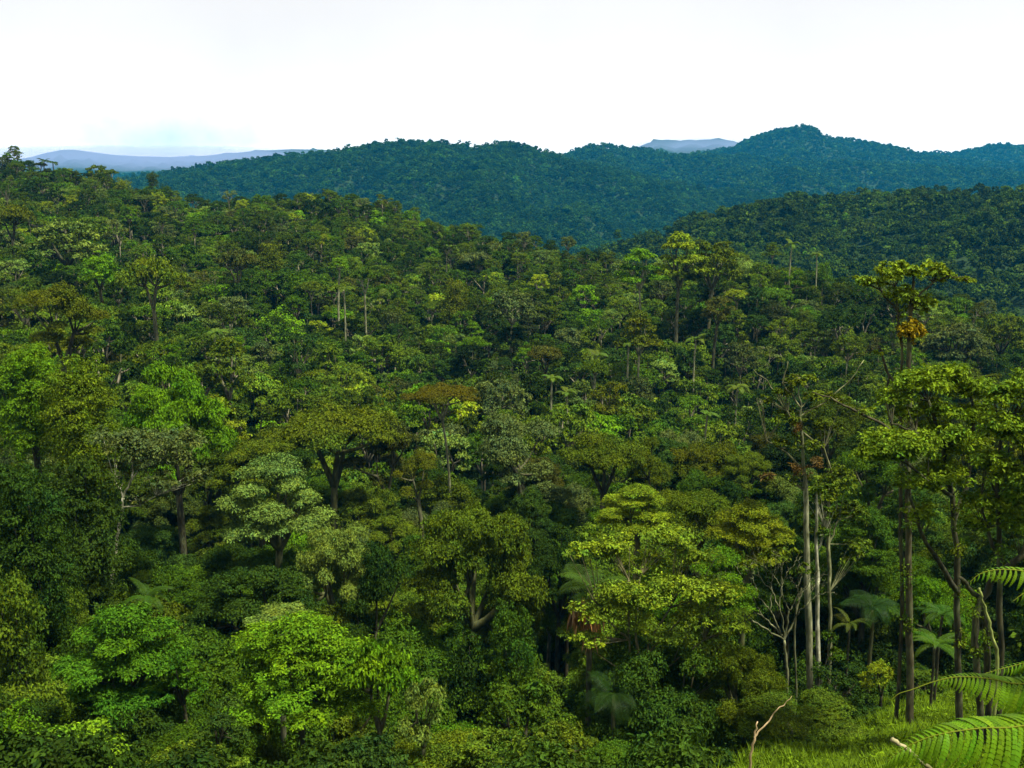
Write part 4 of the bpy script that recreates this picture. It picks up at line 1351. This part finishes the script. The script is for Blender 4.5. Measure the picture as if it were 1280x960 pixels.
for ki_, kd in enumerate(KINDS):
    for j in range(3):
        g = MID[kd][j]
        g = trunk_geo(12, 0.26, 7 + j, g=g, mat=1)
        g.V[-1] = g.V[-1] - np.array([0, 0, 12.0])
        proto(("mid", ki_, j), g.mesh("tree_shape", [LEAF, BARK]))
for ki_, kd in enumerate(KINDS):
    for j in range(3):
        g = crown_geo(kd, 5, KH[kd], 760, 1.25, 0.9, 700 + 10 * ki_ + j, limbs=False, per=6, spread=0.2, up=0.3, rnd=0.35)
        proto(("far", ki_, j), g.mesh("tree_shape", [LEAF, BARK]))
for j in range(4):
    g = crown_geo("dome", 5, 6, 200, 2.3, 1.8, 800 + j, limbs=False, per=3, spread=0.18, up=0.25, rnd=0.3)
    proto(("dot", 0, j), g.mesh("tree_shape", [LEAF, BARK]))


def scatter(name, coll, pos, rot, scl, idx, tint, bark=None):
    me = bpy.data.meshes.new(name)
    n = len(pos)
    me.vertices.add(n)
    me.vertices.foreach_set("co", np.ascontiguousarray(pos, dtype=np.float32).ravel())
    for nm, typ, fld, arr, dt in (("inst_rot", "FLOAT_VECTOR", "vector", rot, np.float32), ("inst_scl", "FLOAT_VECTOR", "vector", scl, np.float32), ("inst_idx", "INT", "value", idx, np.int32)):
        a = me.attributes.new(nm, typ, "POINT")
        a.data.foreach_set(fld, np.ascontiguousarray(arr, dtype=dt).ravel())
    for nm, arr in (("tint", tint), ("bark", bark if bark is not None else np.tile((0.2, 0.18, 0.13), (n, 1)))):
        a = me.attributes.new(nm, "FLOAT_COLOR", "POINT")
        c = np.ones((n, 4), np.float32)
        c[:, :3] = arr
        a.data.foreach_set("color", c.ravel())
    me.update()
    o = link_mesh(name, me)
    o["kind"] = "stuff"
    ng = bpy.data.node_groups.new(name, "GeometryNodeTree")
    ng.interface.new_socket("Geometry", in_out="INPUT", socket_type="NodeSocketGeometry")
    ng.interface.new_socket("Geometry", in_out="OUTPUT", socket_type="NodeSocketGeometry")
    gi, gout = ng.nodes.new("NodeGroupInput"), ng.nodes.new("NodeGroupOutput")
    iop = ng.nodes.new("GeometryNodeInstanceOnPoints")
    ci = ng.nodes.new("GeometryNodeCollectionInfo")
    ci.inputs["Collection"].default_value = coll
    ci.inputs["Separate Children"].default_value = True
    ci.inputs["Reset Children"].default_value = True
    iop.inputs["Pick Instance"].default_value = True
    ng.links.new(gi.outputs[0], iop.inputs["Points"])
    ng.links.new(ci.outputs[0], iop.inputs["Instance"])
    for nm, typ, sock in (("inst_rot", "FLOAT_VECTOR", "Rotation"), ("inst_scl", "FLOAT_VECTOR", "Scale"), ("inst_idx", "INT", "Instance Index")):
        na = ng.nodes.new("GeometryNodeInputNamedAttribute")
        na.data_type = typ
        na.inputs["Name"].default_value = nm
        ng.links.new(na.outputs["Attribute"], iop.inputs[sock])
    ng.links.new(iop.outputs[0], gout.inputs[0])
    md = o.modifiers.new("scatter", "NODES")
    md.node_group = ng
    return o


FP, FS, FI, FT = [], [], [], []


def to_mass(x, y, ztop, R, kp, tint, lod, r):
    kh = np.array([KH[k] for k in KINDS])
    kr = np.array([1.8, 1.2, 1.7, 2.3, 1.7])
    H = kr[kp] * R
    FP.append(np.stack([x, y, ztop - H], -1))
    if lod == "dot":
        FS.append(np.stack([R / 5, R / 5, R * 1.25 / 6 * r.uniform(0.8, 1.5, len(x))], -1))
        FI.append(np.array([PIDX[("dot", 0, int(j))] for j in r.integers(0, 4, len(x))]))
    else:
        FS.append(np.stack([R / 5, R / 5, H / kh[kp]], -1))
        FI.append(np.array([PIDX[(lod, int(k), int(j))] for k, j in zip(kp, r.integers(0, 3, len(x)))]))
    FT.append(tint)


rest = np.where(~is_ind & (vis | (gy < 120)))[0]
to_mass(gx[rest], gy[rest], ztop[rest], R[rest], kp[rest], tc_[rest], "mid", rf)
for (d0, d1, sp_, rlo, rhi, hm, lod, mg) in ((470, 870, 5.4, 2.4, 5.4, 14, "far", 0.014), (1500, 2400, 9.0, 4.0, 8.6, 15, "far", 0.009), (2400, 3400, 11.8, 5.2, 9.6, 15, "dot", 0.005),
                                             (3400, 4300, 14.0, 5.8, 10.5, 15, "dot", 0.004), (4300, 5150, 18, 7, 12, 15, "dot", 0.002)):
    x, y = grid_points(d0, d1, sp_, rf, 0.54)
    if d0 > 4200:
        k_ = x / y > 0.25
        x, y = x[k_], y[k_]
    z = ground(x, y)
    n = len(x)
    Rr = rlo + (rhi - rlo) * rf.random(n) ** 1.6 * np.where(rf.random(n) < 0.07, 1.7, 1.0)
    hh = hm + rf.normal(0, 2.2, n) + 1.8 * wave(x, y, 45, 51) + np.where(rf.random(n) < 0.06, 3.0, 0)
    zt = z + hh
    v = visible_mask(x, y, zt, zt - hh * 0.6, Rr, mg)
    kk = rf.choice(5, n, p=[0.70, 0.03, 0.12, 0.08, 0.07])
    _, _, tt_ = tints(n, rf, x, y)
    tt_ = 0.85 * (tt_ * 0.45 + np.array(PAL["mid green"]) * 0.5) * np.array([0.50, 0.82, 0.9] if d0 > 900 else [0.85, 0.95, 0.8])  # distant hills: red cut hardest, putting some of the haze's teal into leaf colour
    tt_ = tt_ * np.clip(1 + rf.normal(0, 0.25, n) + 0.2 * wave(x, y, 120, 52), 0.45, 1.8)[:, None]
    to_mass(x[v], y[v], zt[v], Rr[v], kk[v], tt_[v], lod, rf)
pos = np.concatenate(FP)
N = len(pos)
rot = np.zeros((N, 3))
rot[:, 2] = rf.uniform(0, 6.28, N)
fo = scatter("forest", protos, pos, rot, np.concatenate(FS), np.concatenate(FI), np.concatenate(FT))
print("forest mass:", N, "individuals:", len(ind), "candidates:", len(cand))

# ---- undergrowth beneath the near trees, leaf colour darkened to paint in shadowed gaps
under = bpy.data.collections.new("undergrowth_shapes")
for j in range(4):
    r = np.random.default_rng(1200 + j)
    g = Geo()
    pads = [((r.uniform(-.5, .5), r.uniform(-.5, .5), r.uniform(0.3, 1.0)), (0.6, 0.6, 0.45)) for _ in range(6)]
    add_leaves(g, pads, 2400, 0.13, 0.07, r, zmin=-0.3, spread=0.2)
    o = bpy.data.objects.new(f"bush_shape.{j:03d}", g.mesh("bush_shape", [LEAF]))
    under.objects.link(o)
x, y = grid_points(42, 125, 2.5, rf, 0.55)
md = in_meadow(x, y)
k_ = (md < 0.05) | (rf.random(len(x)) < 0.8)
x, y, md = x[k_], y[k_], md[k_]
z = ground(x, y)
s = rf.uniform(0.9, 2.6, len(x)) * np.where(md > 0.05, 0.42, 1.0)
s = np.where((y < 80) & (x / y > 0.15), s * 0.7, s)
_, _, tt_ = tints(len(x), rf, x, y)
rot = np.zeros((len(x), 3))
rot[:, 2] = rf.uniform(0, 6.28, len(x))
scatter("undergrowth", under, np.stack([x, y, z - 0.1], -1), rot, np.stack([s, s, s * rf.uniform(0.7, 1.4, len(x))], -1), rf.integers(0, 4, len(x)), np.where(md[:, None] > 0.05, np.array(PAL["mid green"]) * 1.2, np.array(PAL["dark green"]) * 1.1) * np.clip(1 + rf.normal(0, 0.25, len(x)), 0.5, 1.6)[:, None])

# ---- tall grass and herbs of the meadow
tuft = bpy.data.collections.new("grass_tufts")
for j in range(4):
    r = np.random.default_rng(1300 + j)
    V, T, C = [], [], []
    k = 0
    for b in range(46):
        a = r.uniform(0, 6.28)
        rr0 = 0.28 * math.sqrt(r.random())
        p0_ = np.array([rr0 * math.cos(a), rr0 * math.sin(a), 0])
        a2 = r.uniform(0, 6.28)
        d_ = np.array([math.cos(a2), math.sin(a2), 0])
        s_ = np.array([-d_[1], d_[0], 0]) * r.uniform(0.012, 0.03)
        h_ = r.uniform(0.35, 0.95)
        le = r.uniform(0.1, 0.5)
        m_ = p0_ + d_ * le * 0.35 + np.array([0, 0, h_ * 0.65])
        e = p0_ + d_ * le + np.array([0, 0, h_])
        V += [p0_ - s_, p0_ + s_, m_ + s_, m_ - s_, e]
        T += [(k, k + 1, k + 2), (k, k + 2, k + 3), (k + 3, k + 2, k + 4)]
        C += [np.array([1, 1, 1]) * r.normal(1, 0.2)] * 5
        k += 5
    g = Geo()
    g.add(np.array(V), np.array(T), 0, np.array(C))
    add_leaves(g, [((0, 0, 0.35), (0.35, 0.35, 0.28))], 36, 0.2, 0.1, r, zmin=-0.2, spread=0.5)
    o = bpy.data.objects.new(f"tuft_shape.{j:03d}", g.mesh("tuft_shape", [LEAF]))
    tuft.objects.link(o)
x = rf.uniform(4, 48, 26000)
y = rf.uniform(36, 74, 26000)
k_ = rf.random(26000) < in_meadow(x, y)
x, y = x[k_], y[k_]
z = ground(x, y)
s = rf.uniform(0.6, 1.4, len(x)) * (1 + 0.25 * wave(x, y, 6, 9))
s = np.clip(s, 0.4, 2.0)
rot = np.zeros((len(x), 3))
rot[:, 2] = rf.uniform(0, 6.28, len(x))
gt = np.array([0.064, 0.108, 0.003]) * np.clip(1 + 0.3 * wave(x, y, 5, 12) + rf.normal(0, 0.15, len(x)), 0.45, 1.8)[:, None]
scatter("meadow_grass", tuft, np.stack([x, y, z - 0.05], -1), rot, np.stack([s, s, s], -1), rf.integers(0, 4, len(x)), gt)

# ------------------------------------------------------------------ haze
HAZE_DENSITY = 0.000068
x0, x1, y0, y1, z0, z1 = -8700, 8700, -60, 7900, float(ZZ.min()) - 1.0, max(float(ZZ.max()) + 25, 40)
hv = np.array([(x, y, z) for z in (z0, z1) for y in (y0, y1) for x in (x0, x1)])
hq = np.array([(0, 2, 3, 1), (4, 5, 7, 6), (0, 1, 5, 4), (2, 6, 7, 3), (0, 4, 6, 2), (1, 3, 7, 5)])
hm, ht, hout = new_mat("haze")
pv = nd(ht, "ShaderNodeVolumePrincipled")
pv.inputs["Color"].default_value = (0.01, 0.31, 0.66, 1)
pv.inputs["Density"].default_value = HAZE_DENSITY
pv.inputs["Anisotropy"].default_value = 0.0
ht.links.new(pv.outputs[0], hout.inputs["Volume"])
ho = link_mesh("haze", build_mesh("haze", hv, hq, [hm]))
ho["kind"] = "stuff"
# banks of mist lying against the far ranges
for (px, py, d, rx, ry, rz, den) in ((160, 198, 5400, 1100, 500, 62, 0.0012), (872, 185, 5650, 330, 260, 50, 0.0015)):
    c = P(px, py, d)
    u_, v_ = np.meshgrid(np.linspace(0, 2 * PI, 33)[:-1], np.linspace(0.02, PI - 0.02, 15), indexing="ij")
    V = np.stack([rx * np.cos(u_) * np.sin(v_), ry * np.sin(u_) * np.sin(v_), rz * np.cos(v_)], -1)
    bump = 1 + 0.1 * np.sin(3 * u_ + px) * np.sin(v_) + 0.07 * np.sin(7 * u_ + 2 * v_)
    V = (V * bump[..., None]).reshape(-1, 3)
    ix = np.arange(32 * 15).reshape(32, 15)
    F_ = np.stack([ix[:, :-1], np.roll(ix, -1, 0)[:, :-1], np.roll(ix, -1, 0)[:, 1:], ix[:, 1:]], -1).reshape(-1, 4)[:, ::-1]
    bm_ = build_mesh("mist", V, F_, [])
    import bmesh
    b2 = bmesh.new()
    b2.from_mesh(bm_)
    bmesh.ops.holes_fill(b2, edges=b2.edges)
    bmesh.ops.recalc_face_normals(b2, faces=b2.faces)
    b2.to_mesh(bm_)
    b2.free()
    mm_, mt_, mo_ = new_mat("mist")
    pv = nd(mt_, "ShaderNodeVolumePrincipled")
    pv.inputs["Color"].default_value = (0.50, 0.58, 0.98, 1)
    pv.inputs["Density"].default_value = den
    mt_.links.new(pv.outputs[0], mo_.inputs["Volume"])
    bm_.materials.append(mm_)
    mi_ = link_mesh("mist", bm_)
    mi_.location = c
    mi_["kind"] = "stuff"
print("haze box", z0, z1)
